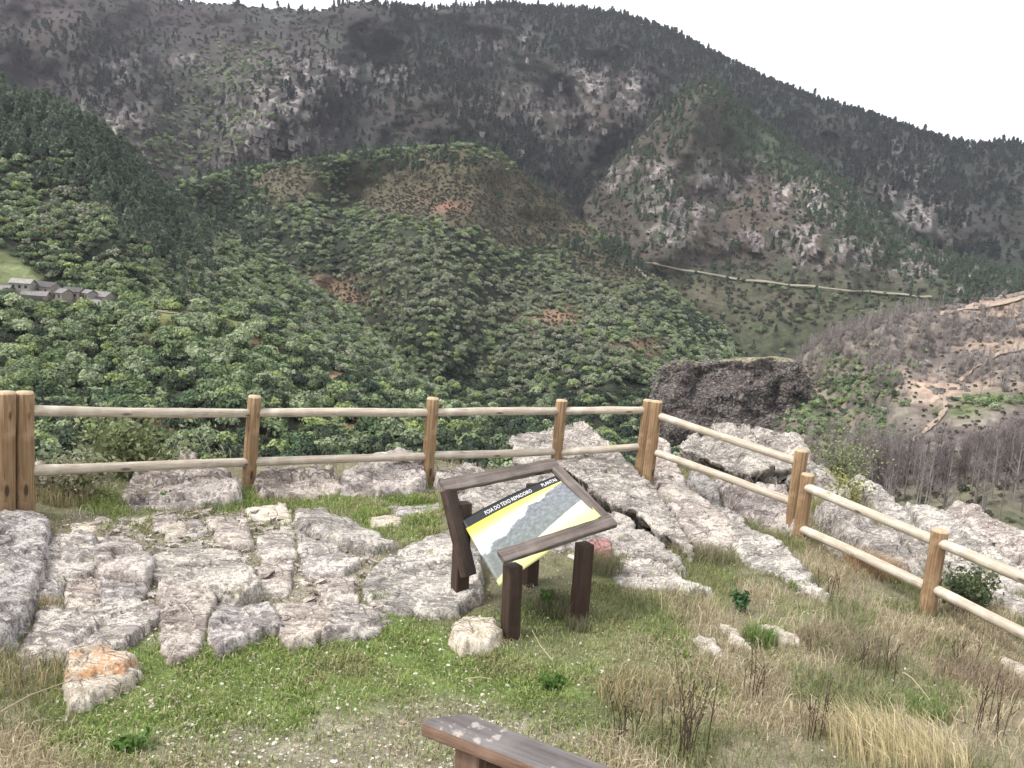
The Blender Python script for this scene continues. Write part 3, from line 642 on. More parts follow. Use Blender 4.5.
# title lettering on the black band
M_white, _nt, _b = nodes('white_lettering', .5, .3); _b.inputs['Base Color'].default_value = (.8, .8, .8, 1)
def lettering(text, s0, s1, t0, t1):
    cu = bpy.data.curves.new('lettering', 'FONT'); cu.body = text; cu.resolution_u = 3
    tmp = bpy.data.objects.new('lettering', cu); COL.objects.link(tmp)
    bpy.context.view_layer.update(); me = bpy.data.meshes.new_from_object(tmp.evaluated_get(bpy.context.evaluated_depsgraph_get()))
    bpy.data.objects.remove(tmp)
    n = len(me.vertices); v = np.zeros(n*3, np.float32); me.vertices.foreach_get('co', v); v = v.reshape(-1, 3)
    x0, x1, y0, y1 = v[:, 0].min(), v[:, 0].max(), v[:, 1].min(), v[:, 1].max()
    s = s0+(v[:, 0]-x0)/(x1-x0)*(s1-s0); t = t1-(v[:, 1]-y0)/(y1-y0)*(t1-t0)
    P = panel_uv(s, t, .0015)-par; me.vertices.foreach_set('co', P.astype(np.float32).ravel()); me.materials.clear(); me.materials.append(M_white); me.update(); me.name = 'lettering'
    o = link('lettering', me, pan); return o
lettering('FOIA DO TEXO REMADOIRO', .2, .66, .048, .105); lettering('PLANTAS', .77, .93, .04, .10)

# ------------------------------------------------------------------ wooden railing at the bottom edge
a0, a1, b1, b0 = onz1(420, 719, 1.1), onz1(468, 712, 1.1), onz1(636, 769, 1.1), onz1(532, 769, 1.1)
dr = (b0-a0)+(b1-a1); dr /= np.linalg.norm(dr); sd_ = np.cross(np.array([0, 0, 1.0]), dr); mid = (a0+a1)/2
SH = -1.0; wd = abs((a1-a0)@sd_); rr_ = empty('wooden_railing', Vector((mid[0], mid[1], float(gz(mid[0], mid[1])))))
tag(rr_, 'brown wooden railing with a broad cap board at the bottom edge', 'railing')
bpy.context.view_layer.update()
cap = obeam('cap_board', mid-np.array([0, 0, .035]), mid+dr*2.2-np.array([0, 0, .035]), wd*1.0, .07, M_board, rr_, seed=15, bev=.012)
shear = ((a1-a0)@dr)/((a1-a0)@sd_)
for v in cap.data.vertices: v.co.x += shear*(-v.co.y)*SH
me = cap.data; me.materials.append(M_boardside)
for p_ in me.polygons:
    if abs(p_.normal.z) < .5: p_.material_index = 1
cz = mid+dr*.13; gg = float(gz(cz[0], cz[1]))
for dd in (.13, 1.9):
    q = mid+dr*dd; obeam('post', np.array([q[0], q[1], float(gz(q[0], q[1]))-.1]), np.array([q[0], q[1], 1.03]), .09, .1, M_boardside, rr_, up=dr, seed=16)
obeam('rail', mid+dr*.2-np.array([0, 0, .13])+sd_*.0, mid+dr*1.85-np.array([0, 0, .13]), .04, .1, M_darkx, rr_, seed=18)
for dd, ss in [(.13, .03), (.27, -.03), (.42, .035), (.62, -.02)]:
    pass

# ------------------------------------------------------------------ near vegetation
def on_rock(x, y, m=.0):
    r = np.zeros(x.shape, bool)
    for P_ in ROCKS:
        A = np.array(P_); k = (x > A[:, 0].min()) & (x < A[:, 0].max()) & (y > A[:, 1].min()) & (y < A[:, 1].max())
        if k.any():
            kk = np.where(k)[0]; r[kk] |= inpoly(x[kk], y[kk], P_)
    return r
def sample(n, x0=-7.5, x1=8, y0=3.0, y1=13.3):
    # density falls with distance so that blades stay evenly fine
    u = RNG.random(n*3); y = y0+(y1-y0)*RNG.random(n*3)**1.25; x = x0+(x1-x0)*u
    z = gz(x, y); px, py, wv = proj(np.stack([x, y, z], -1))
    k = (px > -160) & (px < 1190) & (py < 900) & (y < np.interp(x, EX, EY)+.25)
    x, y, z, px, py = x[k][:n], y[k][:n], z[k][:n], px[k][:n], py[k][:n]
    k = ~on_rock(x, y)
    return x[k], y[k], z[k], px[k], py[k]
def blades(x, y, z, h, wdt, lean, col, seed=0, dirbias=None):
    n = len(x); a = RNG.random(n)*2*math.pi; b = RNG.random(n)*2*math.pi
    if dirbias is not None: b = dirbias+RNG.normal(0, .6, n)
    wx, wy = np.cos(a)*wdt/2, np.sin(a)*wdt/2
    lx, ly = np.cos(b)*h*lean, np.sin(b)*h*lean
    V = np.zeros((n, 5, 3))
    V[:, 0] = np.stack([x-wx, y-wy, z-.01], -1); V[:, 1] = np.stack([x+wx, y+wy, z-.01], -1)
    V[:, 2] = np.stack([x-wx*.8+lx*.35, y-wy*.8+ly*.35, z+h*.6], -1); V[:, 3] = np.stack([x+wx*.8+lx*.35, y+wy*.8+ly*.35, z+h*.6], -1)
    V[:, 4] = np.stack([x+lx, y+ly, z+h*(1-.4*np.minimum(lean, 1))], -1)
    i = np.arange(n)[:, None]*5
    Q = i+np.array([0, 1, 3, 2]); T = i+np.array([2, 3, 4])
    C = np.repeat(col, 5, axis=0)
    return V.reshape(-1, 3), Q, T, C
def stuff_blades(name, label, parts):
    Vs, Qs, Ts, Cs, n = [], [], [], [], 0
    for V, Q, T, C in parts:
        Vs.append(V); Qs.append(Q+n); Ts.append(T+n); Cs.append(C); n += len(V)
    o = link(name, mesh_of(name, np.concatenate(Vs), [np.concatenate(Qs), np.concatenate(Ts)], M_blade, np.concatenate(Cs), False))
    return tag(o, label, 'grass', kind='stuff')
def pal(n, cols, wts, var=.25):
    c = np.array(cols)[RNG.choice(len(cols), n, p=np.array(wts)/sum(wts))]
    return c*(1+var*RNG.normal(0, 1, (n, 1))).clip(.4, 1.9)
# short green turf
x, y, z, px, py = sample(560000)
g, d, gr = zones(px, py); clump = fbm(x*3.2, y*3.2, 0, 3, 77)
k = RNG.random(len(x)) < g*(1-.2*gr)*(.55+.9*clump).clip(.1, 1)
x1, y1, z1 = x[k], y[k], z[k]; n = len(x1)
hh = (.022+.03*RNG.random(n))*(1+.8*clump[k].clip(0, 1))
hh = np.where(py[k] < 560, hh*1.8, hh)
parts = [blades(x1, y1, z1, hh, .006+.003*RNG.random(n), .5+.4*RNG.random(n), np.where((fbm(x1*2.1, y1*2.1, 0, 3, 501) > .12)[:, None], pal(n, [(.30, .30, .14), (.36, .34, .2), (.24, .27, .10)], [3, 2, 2]), pal(n, [(.201, .277, .077), (.260, .325, .106), (.342, .366, .177), (.472, .437, .271)], [5, 4, 2, 1.2])))]
stuff_blades('turf', 'short green grass spread over the terrace', parts)
# mixed dry grass
k = RNG.random(len(x)) < (np.maximum(d, .38+.4*(py > 690))*(1-.6*g)*(1-.3*gr))*(.45+.9*fbm(x*1.8, y*1.8, 0, 3, 99)).clip(.12, 1)
x1, y1, z1, p1 = x[k], y[k], z[k], px[k]; n = len(x1); dk = d[k]
hh = (.035+.125*RNG.random(n)**1.6)*(.45+.75*dk)*(1+.5*fbm(x1*1.2, y1*1.2, 0, 2, 5))
gp = fbm(x1*1.6, y1*1.6, 0, 3, 55)
cA = pal(n, [(.460, .391, .265), (.380, .310, .207), (.552, .483, .345), (.299, .218, .161), (.310, .310, .172)], [5, 3, 3, 1.5, 2])
cB = pal(n, [(.16, .20, .08), (.22, .24, .11), (.30, .28, .16)], [2, 3, 2])
col = np.where((gp > .04)[:, None], cB, cA)
parts = [blades(x1, y1, z1, hh, .003+.003*RNG.random(n), .35+.6*RNG.random(n), col)]
# ragged edge grass around the rocks and posts
rx, ry = [], []
for P_ in ROCKS:
    A = np.array(P_); 
    for i in range(len(A)):
        p, q = A[i], A[(i+1) % len(A)]; m = int(np.linalg.norm(q-p)*160)
        t = RNG.random((m, 1)); w_ = p+(q-p)*t+RNG.normal(0, .035, (m, 2)); rx.append(w_[:, 0]); ry.append(w_[:, 1])
rx = np.concatenate(rx); ry = np.concatenate(ry); k = ~on_rock(rx, ry) & (fbm(rx*2.5, ry*2.5, 0, 2, 12) > -.05) & (ry < np.interp(rx, EX, EY)+.2); rx, ry = rx[k], ry[k]; n = len(rx)
parts.append(blades(rx, ry, gz(rx, ry), .03+.07*RNG.random(n)**2, .004+.003*RNG.random(n), .4+.6*RNG.random(n), pal(n, [(.2, .24, .09), (.3, .28, .17), (.36, .31, .2), (.14, .19, .06)], [3, 3, 2, 2])))
stuff_blades('dry_grass', 'straw coloured and olive grass over the right side of the terrace', parts)
# taller clumps, scattered seed stems
def tuft(name, label, px_, py_, r, n, h, cols, wts, lean=.5, wdt=.004, up=0.0, cat='grass tuft', group=None, dirb=None):
    c = onh(px_, py_, 0); a = RNG.random(n)*2*math.pi; q = r*np.sqrt(RNG.random(n))
    xx, yy = c[0]+q*np.cos(a), c[1]+q*np.sin(a)*.8; zz = gz(xx, yy)
    hh = h*(.45+.55*RNG.random(n)); V, Q, T, C = blades(xx, yy, zz, hh, wdt*(.7+.6*RNG.random(n)), lean*(.2+RNG.random(n)), pal(n, cols, wts), dirbias=dirb)
    base = np.array([c[0], c[1], float(gz(c[0], c[1]))])
    o = link(name, mesh_of(name, V-base, [Q, T], M_blade, C, False)); o.location = base; return tag(o, label, cat, group)
STR = [(.46, .36, .2), (.52, .43, .26), (.38, .29, .17)]; GRN = [(.12, .2, .05), (.17, .25, .08), (.25, .28, .12)]; OLV = [(.24, .24, .14), (.17, .19, .09), (.32, .29, .2)]
tuft('grass_tuft', 'large golden straw tuft at the bottom right', 900, 765, .42, 900, .38, [(.55, .45, .26), (.46, .37, .22), (.62, .54, .36), (.42, .42, .22)], [4, 3, 3, 1], .8, dirb=2.2)
tuft('grass_tuft', 'rust orange grass tuft below the lower fence rail', 872, 575, .3, 1300, .34, [(.48, .32, .2), (.54, .4, .24), (.4, .26, .17)], [3, 3, 2], .7)
tuft('grass_tuft', 'yellowish tuft behind the lower rails on the slope', 840, 515, .4, 1500, .2, [(.34, .32, .14), (.26, .28, .12)], [3, 2], .6)
tuft('grass_tuft', 'pale grass tuft behind the last fence post', 905, 560, .35, 1400, .26, [(.42, .38, .24), (.34, .32, .18)], [3, 2], .6)
for i, (a, b_, r_, n_, h_, c_, lb) in enumerate([
    (380, 600, .1, 260, .1, GRN, 'green tuft at the foot of the big rough rock'), (560, 612, .2, 900, .22, OLV, 'olive tuft between the sign legs'), (600, 570, .22, 800, .28, OLV, 'tall olive grass under the right side of the sign'),
    (578, 628, .1, 350, .14, OLV, 'olive tuft around the sign front right leg'), (700, 560, .3, 1300, .26, OLV+[(.3, .22, .18)], 'brownish grass beside the end of the long crack'), (672, 545, .2, 700, .3, [(.3, .22, .18), (.36, .28, .22)], 'reddish brown stalks right of the long crack'),
    (765, 500, .3, 900, .18, OLV, 'olive grass between the rocks under the sloping rails'), (800, 590, .12, 400, .12, GRN, 'small green tuft on the violet slab tip'), (760, 642, .14, 500, .2, GRN, 'bright green upright blades in the dry grass'),
    (928, 715, .16, 450, .16, GRN, 'green tuft in the dry grass at the right'), (60, 500, .3, 900, .2, OLV+STR, 'straggling pale grass right of the double post'), (220, 506, .3, 1000, .13, GRN, 'lush green grass at the foot of the second post'),
    (400, 500, .25, 700, .1, GRN, 'lush grass between the middle post and the sign'), (10, 680, .3, 700, .2, OLV+STR, 'thin dry grass at the lower left edge'), (48, 612, .1, 300, .16, STR+OLV, 'straw tuft wedged between the left rocks'),
    (640, 700, .3, 900, .22, STR+OLV, 'straw tuft right of the railing'), (850, 650, .4, 1500, .2, [(.3, .23, .17), (.36, .3, .22)]+OLV, 'brownish grass below the lower rails'), (980, 680, .35, 1200, .2, [(.3, .23, .17), (.36, .3, .22)], 'reddish brown grass at the right edge')]):
    tuft('grass_tuft', lb, a, b_, r_, n_, h_, c_, [1]*len(c_), .6, group='grass tufts on the terrace')
# leafy plants
def leafy(name, label, px_, py_, r, h, n, cols, leaf=.03, cat='plant', group=None, D=None, stems=7, zoff=0):
    c = onh(px_, py_, 0) if D is None else at(px_, py_, D)
    base = np.array([c[0], c[1], float(gz(c[0], c[1])) if D is None else c[2]])
    mb = MB(); cc = pal(n, cols, [1]*len(cols), .25)
    st = [np.array([RNG.normal(0, r*.6), RNG.normal(0, r*.5), h*(.6+.4*RNG.random())]) for _ in range(stems)]
    for s in st:
        P_ = np.array([[0, 0, -.03], [s[0]*.3, s[1]*.3, s[2]*.5], s]); V, F = tube(P_, [.004, .003, .0015], 4, False); mb.add(V, F, (.16, .12, .08))
    k = RNG.integers(0, stems, n); t = RNG.random(n)**.6; S_ = np.array(st)[k]
    cen = S_*np.stack([t, t, t], -1)+RNG.normal(0, r*.22, (n, 3)); cen[:, 2] = np.abs(cen[:, 2])+.01
    a = RNG.normal(0, 1, (n, 3)); a /= np.linalg.norm(a, axis=1)[:, None]; a[:, 2] = np.abs(a[:, 2]); bb = np.cross(a, RNG.normal(0, 1, (n, 3))); bb /= np.linalg.norm(bb, axis=1)[:, None]
    lf = leaf*(.6+.8*RNG.random((n, 1)))
    V = np.stack([cen-a*lf*.5, cen+bb*lf*.28, cen+a*lf*.5, cen-bb*lf*.28], 1).reshape(-1, 3)
    mb.add(V, np.arange(n*4).reshape(-1, 4), np.repeat(cc, 4, axis=0))
    o = link(name, mb.mesh(name, M_blade, False)); o.location = base; return tag(o, label, cat, group)
leafy('shrub', 'dark green spiky shrub behind the lowest fence rail', 965, 610, .3, .34, 1900, [(.07, .1, .05), (.1, .13, .07), (.14, .15, .08)], .05, 'shrub', stems=16)
leafy('plant', 'small dark green leafy plant in front of the slabs', 741, 612, .06, .17, 220, [(.05, .12, .05), (.08, .15, .07)], .05)
leafy('plant', 'green weed between the sign legs', 550, 610, .1, .14, 220, [(.09, .16, .05), (.14, .2, .08)], .05)
leafy('plant', 'low green weed in the turf left of the railing', 132, 752, .07, .06, 200, [(.09, .18, .04), (.14, .22, .07)], .05)
leafy('plant', 'low green weed in the grass below the sign', 555, 690, .07, .07, 160, [(.09, .18, .04), (.14, .22, .07)], .05)
leafy('plant', 'leafy green weed right of the second post', 170, 505, .1, .1, 300, [(.09, .18, .05), (.14, .22, .08)], .05)
leafy('bush', 'pale green leafy bush behind the rails near the double post', 130, 478, .55, .62, 2600, [(.19, .22, .11), (.25, .27, .15), (.14, .17, .08)], .07, 'bush', D=9.9, stems=22)
leafy('bush', 'straggling pale bush against the double post behind the lower rail', 70, 492, .35, .32, 1400, [(.25, .25, .16), (.18, .19, .1), (.3, .28, .2)], .05, 'bush', D=9.0, stems=16)
leafy('bush', 'airy pale green bush on the rim behind the short post pair', 842, 478, .55, .62, 1300, [(.26, .29, .15), (.2, .24, .12)], .045, 'bush', D=13.4, stems=26)
leafy('bush', 'yellow green bush on the slope beside the short post pair', 838, 500, .45, .3, 1500, [(.2, .22, .08), (.28, .27, .1)], .05, 'bush', D=12.2, stems=14)
# upright dark dead stems with seed heads
def deadstems(label, px_, py_, n, h, spread, col=(.1, .07, .055), heads=True, twig=4):
    c = onh(px_, py_, 0); base = np.array([c[0], c[1], float(gz(c[0], c[1]))]); mb = MB()
    for i in range(n):
        x0, y0 = RNG.normal(0, spread, 2); hh = h*(.55+.5*RNG.random()); lx, ly = RNG.normal(0, .12*hh, 2)
        P_ = np.array([[x0, y0, -.03], [x0+lx*.3, y0+ly*.3, hh*.5], [x0+lx, y0+ly, hh]]); V, F = tube(P_, [.0035, .0028, .0015], 4, False); mb.add(V, F, col)
        for j in range(twig):
            t = .35+.6*RNG.random(); s = P_[0]*(1-t)+P_[2]*t; e = s+np.array([RNG.normal(0, .03), RNG.normal(0, .03), .05+.05*RNG.random()])
            V, F = tube(np.array([s, (s+e)/2, e]), [.002, .0018, .0012], 3, False); mb.add(V, F, col)
            if heads:
                q = np.array([[1, 0, 0], [0, 1, 0], [-1, 0, 0], [0, -1, 0], [0, 0, 1.3], [0, 0, -1.3]])*.006+e; mb.add(q, [[0, 1, 4], [1, 2, 4], [2, 3, 4], [3, 0, 4], [1, 0, 5], [2, 1, 5], [3, 2, 5], [0, 3, 5]], col)
    o = link('dead_stems', mb.mesh('dead_stems', M_blade, False)); o.location = base
    return tag(o, label, 'plant', 'dry dead stems standing in the grass')
for a, b_, n_, h_, s_, lb in [(680, 768, 14, .62, .07, 'tallest clump of dark dead stems, right of the railing'), (625, 748, 7, .36, .05, 'short dark dead stems close to the railing'), (755, 700, 6, .4, .06, 'thin dark stems in the middle of the dry grass'),
                              (832, 600, 6, .3, .05, 'dark forked stems at the tip of the violet slab'), (875, 680, 6, .34, .07, 'scattered dark stems left of the golden tuft top'), (990, 740, 7, .45, .07, 'dark stems at the bottom right corner'), (960, 665, 5, .3, .06, 'dark stems below the lowest rail'), (815, 740, 6, .4, .06, 'thin dark stems left of the golden tuft')]:
    deadstems(lb, a, b_, n_, h_, s_)
def stalk(label, pts, r=.004, col=(.5, .42, .28)):
    W = np.array([at(*q) for q in pts]); base = W[0].copy(); V, F = tube(W-base, np.linspace(r, r*.6, len(W)), 5, False)
    mb = MB(); mb.add(V, F, col); o = link('straw_stalk', mb.mesh('straw_stalk', M_blade)); o.location = base; tag(o, label, 'stalk', 'single straw stalks')
stalk('long straw stalk lying over the grass at the lower left', [(0, 712, 4.3), (30, 695, 4.5), (66, 682, 4.6)])
stalk('arched straw stalk in the dry grass', [(905, 673, 5.3), (912, 678, 5.25), (922, 690, 5.2), (930, 700, 5.15)])
stalk('pair of leaning straw stalks below the sign', [(552, 660, 5.2), (540, 645, 5.4), (532, 630, 5.6)])
stalk('straw twig lying flat in the turf', [(465, 679, 5.0), (480, 677, 5.0), (492, 679, 5.0)], .005)
for i, (a, b_) in enumerate([(205, 455), (188, 452), (222, 458), (176, 455)]):
    p = at(a, b_, 9.8); deadH = .35+.07*i
for i, q in enumerate([(186, 470, 10.2), (215, 470, 10.2), (232, 474, 10.1)]):
    p = at(*q); mb = MB()
    for j in range(4):
        e = p*0+np.array([RNG.normal(-.12, .08), RNG.normal(0, .05), .3+.12*RNG.random()]); V, F = tube(np.array([[0, 0, 0], e*.55, e]), [.004, .0035, .003], 4, False); mb.add(V, F, (.42, .38, .28))
        V, F = tube(np.array([e, e*1.12, e*1.25+np.array([-.02, 0, 0])]), [.004, .008, .002], 4, False); mb.add(V, F, (.45, .42, .32))
    o = link('seed_stalk', mb.mesh('seed_stalk', M_blade)); o.location = p-np.array([0, 0, .1]); tag(o, ['left', 'middle', 'right'][i]+' one of the pale seed stalks sticking up between the first rails', 'stalk', 'pale seed stalks behind the fence')
# pebbles, flowers and leaf litter
def pebbles():
    x, y, z, px, py = sample(60000, y1=11)
    g, d, gr = zones(px, py); k = RNG.random(len(x)) < (.04+.8*gr+.10*g)*(.5+fbm(x*2, y*2, 0, 2, 61)).clip(.05, 1)*(py > 480)*.75
    x, y, z = x[k], y[k], z[k]; n = len(x); s = (.004+.010*RNG.random(n)**2.5)*(1+.5*(RNG.random(n) < .05))
    ico = np.array([[1, 0, 0], [0, 1, 0], [-1, 0, 0], [0, -1, 0], [0, 0, 1], [0, 0, -1], [.65, .65, .5], [-.65, .6, .5], [-.6, -.65, .5], [.6, -.65, .5]])
    Fi = np.array([[0, 1, 6], [6, 1, 4], [0, 6, 4], [1, 2, 7], [7, 2, 4], [1, 7, 4], [2, 3, 8], [8, 3, 4], [2, 8, 4], [3, 0, 9], [9, 0, 4], [3, 9, 4]])
    a = RNG.random(n)*6.28; V = ico[None]*(1+.3*RNG.normal(0, 1, (n, len(ico), 3)).clip(-1, 1))*s[:, None, None]*np.stack([1+.6*RNG.random(n), 1+.4*RNG.random(n), .5+.2*RNG.random(n)], -1)[:, None]
    ca, sa = np.cos(a)[:, None], np.sin(a)[:, None]; X = V[..., 0]*ca-V[..., 1]*sa; Y = V[..., 0]*sa+V[..., 1]*ca
    V = np.stack([X+x[:, None], Y+y[:, None], V[..., 2]+z[:, None]+s[:, None]*.2], -1).reshape(-1, 3)
    F = (Fi[None]+np.arange(n)[:, None, None]*len(ico)).reshape(-1, 3)
    C = np.repeat(pal(n, [(.48, .44, .38), (.38, .34, .28), (.3, .25, .19), (.58, .55, .5)], [4, 3, 3, 2], .15), len(ico), axis=0)
    tag(link('gravel', mesh_of('gravel', V, F, M_peb, C, False)), 'small pale stones strewn through the turf', 'gravel', kind='stuff')
    # leaf litter / daisies
    x, y, z, px, py = sample(22000, y1=9); g, d, gr = zones(px, py)
    k = RNG.random(len(x)) < .4*g+.9*gr+.12; x, y, z = x[k], y[k], z[k]; n = len(x); s = .004+.009*RNG.random(n)**1.5
    a = RNG.random(n)*6.28; t = RNG.normal(0, .35, (n, 2)); P6 = np.array([[math.cos(q), math.sin(q)*.7] for q in np.linspace(0, 2*math.pi, 6, endpoint=False)])
    X = P6[None, :, 0]*np.cos(a)[:, None]-P6[None, :, 1]*np.sin(a)[:, None]; Y = P6[None, :, 0]*np.sin(a)[:, None]+P6[None, :, 1]*np.cos(a)[:, None]
    V = np.stack([x[:, None]+X*s[:, None], y[:, None]+Y*s[:, None], z[:, None]+.022+(X*t[:, :1]+Y*t[:, 1:])*s[:, None]], -1).reshape(-1, 3)
    C = np.repeat(pal(n, [(.5, .46, .36), (.42, .36, .26), (.34, .26, .18), (.6, .6, .52)], [4, 3, 1, 3], .1), 6, axis=0)
    tag(link('leaf_litter', mesh_of('leaf_litter', V, np.arange(n*6).reshape(-1, 6), M_blade, C, False)), 'pale fallen leaves and tiny flowers scattered on the turf', 'leaves', kind='stuff')
pebbles()

def rubble():
    n0 = 5000; x = RNG.uniform(-4.6, 0, n0); y = RNG.uniform(4.6, 8.8, n0); z = gz(x, y); px, py, _ = proj(np.stack([x, y, z], -1))
    k = inpoly(px, py, [(28, 530), (120, 520), (200, 510), (300, 510), (380, 560), (400, 612), (300, 640), (210, 652), (160, 625), (110, 645), (22, 668)]) & (RNG.random(n0) < .6)
    x, y, z = x[k], y[k], z[k]; n = len(x); s_ = .012+.03*RNG.random(n)**2
    c8 = np.array([[a, b, c] for a in (-1, 1) for b in (-1, 1) for c in (-1, 1)])*.8
    F8 = np.array([[0, 1, 3, 2], [4, 6, 7, 5], [0, 4, 5, 1], [2, 3, 7, 6], [0, 2, 6, 4], [1, 5, 7, 3]])
    V = c8[None]*(1+.45*RNG.normal(0, 1, (n, 8, 3)).clip(-1, 1))*s_[:, None, None]*np.stack([1+RNG.random(n), .8+.6*RNG.random(n), .4+.4*RNG.random(n)], -1)[:, None]
    a = RNG.random(n)*6.28; ca, sa = np.cos(a)[:, None], np.sin(a)[:, None]; tl = RNG.normal(0, .25, (n, 1))
    X = V[..., 0]*ca-V[..., 1]*sa; Y = V[..., 0]*sa+V[..., 1]*ca; V = np.stack([X+x[:, None], Y+y[:, None], V[..., 2]+tl*X+z[:, None]+s_[:, None]*.2], -1).reshape(-1, 3)
    tag(link('rock_rubble', mesh_of('rock_rubble', V, (F8[None]+np.arange(n)[:, None, None]*8).reshape(-1, 4), M_rock3, smooth=False)), 'small broken stones lying in the joints of the slab field', 'rubble', kind='stuff')
rubble()
#PART2
# ------------------------------------------------------------------ hills across the valley
M_hill = attr_mat('hillside', .95, [(.012, .3), (.05, .35), (.25, .4)], (.15, .9, 2.5))
XS = np.arange(-420, 1445, 3.0)
def crom(A, n):
    """Catmull-Rom through the rows of A (k,m) to n rows each span"""
    A = np.vstack([2*A[0]-A[1], A, 2*A[-1]-A[-2]]); out = []
    for i in range(1, len(A)-2):
        for t in np.linspace(0, 1, n, endpoint=False):
            a, b, c, d = A[i-1], A[i], A[i+1], A[i+2]
            out.append(.5*(2*b+(c-a)*t+(2*a-5*b+4*c-d)*t*t+(3*b-3*c+d-a)*t**3))
    out.append(A[-2]); return np.array(out)
def band(px, py, pts, w):
    """soft mask around a pixel polyline; negative width side is ignored"""
    d = np.full(np.shape(px), 1e9)
    for (ax, ay), (bx, by) in zip(pts[:-1], pts[1:]):
        ex, ey = bx-ax, by-ay; t = np.clip(((px-ax)*ex+(py-ay)*ey)/(ex*ex+ey*ey), 0, 1)
        d = np.minimum(d, np.hypot(px-ax-t*ex, py-ay-t*ey))
    return np.exp(-(d/w)**2)
def blob(px, py, L_):
    m = np.zeros(np.shape(px))
    for cx, cy, rx, ry in L_: m = np.maximum(m, np.exp(-((px-cx)/rx)**2-((py-cy)/ry)**2))
    return m
class Hill:
    def __init__(s, name, rows, n, relief, colour, amp, ridge_noise=0, label=None, mat=None, sm_=9):
        s.name = name
        Y = np.array([np.interp(XS, [p[0] for p in r], [p[1] for p in r]) for r in rows])
        D = np.array([np.interp(XS, [p[0] for p in r], [p[2] for p in r]) for r in rows])
        k = np.ones(sm_)/sm_
        sm = lambda A: np.array([np.convolve(np.pad(r, sm_//2, 'edge'), k, 'valid') for r in A])
        Y[1] += ridge_noise*fbm(XS/14., 0, 0, 4, 3)
        Yr = Y[1].copy(); Y = sm(Y); Y[1] = .6*Y[1]+.4*Yr; D = sm(sm(D))
        Yg, Dg = crom(Y, n), crom(D, n); Xg = np.broadcast_to(XS, Yg.shape).copy()
        f = np.ones(Dg.shape[0]); f[:n] = np.linspace(.2, .9, n)
        nz = fbm(Xg/55, Yg/38, 0, 5, 41)*amp+fbm(Xg/16, Yg/13, 0, 4, 47)*amp*.4
        Dg = Dg+nz*f[:, None]
        for pts, a, w_ in relief: Dg = Dg+1.15*a*band(Xg+10*vn(Xg/30, Yg/30, 0, 5), Yg+8*vn(Xg/30, Yg/30, 3, 6), pts, w_*1.35)*f[:, None]
        s.X, s.Y, s.D, s.n = Xg, Yg, Dg, n
        c, rk = colour(Xg, Yg)
        s.D = s.D - rk*amp*.12*(.5+.5*fbm(Xg/4, Yg/7, 0, 3, 90))
        s.P = at(Xg, Yg, s.D)
        s.obj = link(name, mesh_of(name, s.P.reshape(-1, 3), grid_faces(*Xg.shape), mat or M_hill, c.reshape(-1, 3)))
        if label is None: tag(s.obj, kind='structure')
        # cell areas for scattering
        a = s.P[1:, :-1]-s.P[:-1, :-1]; b = s.P[:-1, 1:]-s.P[:-1, :-1]; s.A = np.linalg.norm(np.cross(a, b), axis=-1)
    def depth(s, px, py):
        j = int(np.clip(round((px-XS[0])/3), 0, len(XS)-1)); y = s.Y[s.n:, j]
        i = int(np.argmin(np.abs(y-py)))+s.n; i = min(max(i, 1), len(s.D)-2)
        y0, y1 = s.Y[i, j], s.Y[i+1, j]; 
        return float(np.interp(py, s.Y[s.n:, j] if np.all(np.diff(s.Y[s.n:, j]) > 0) else np.maximum.accumulate(s.Y[s.n:, j]), s.D[s.n:, j]))
    def at(s, px, py, near=0): return at(px, py, s.depth(px, py)-near)
    def scatter(s, dens, count, screen=False):
        """random surface points; dens(px,py) in 0..1"""
        X, Y = s.X[:-1, :-1], s.Y[:-1, :-1]
        w_ = s.A*np.clip(dens(X, Y), 0, 1)
        if screen: w_ = np.abs(s.Y[1:, :-1]-s.Y[:-1, :-1])*np.clip(dens(X, Y), 0, 1)
        w_ = np.where((X > -90) & (X < 1110), w_, 0); w_[:int(s.n*.8)] = 0
        p = (w_/w_.sum()).ravel(); k = RNG.choice(p.size, count, p=p); i, j = np.unravel_index(k, w_.shape)
        u, v = RNG.random((count, 1)), RNG.random((count, 1)); P = s.P
        return (P[i, j]*(1-u)+P[i+1, j]*u)*(1-v)+(P[i, j+1]*(1-u)+P[i+1, j+1]*u)*v
def mixc(c, m, col):
    m = np.clip(m, 0, 1)[..., None]; return c*(1-m)+np.array(col)*m
def rockmask(X, Y, spots, thr=.02):
    m = blob(X, Y, spots); n = fbm(X/6, Y/9, 0, 4, 71)
    return m*sst(thr, thr+.12, n)
HEATH, HEATHR, DARKG, MIDG, PALER = (.068, .057, .057), (.12, .08, .068), (.028, .038, .028), (.06, .075, .045), (.30, .27, .26)

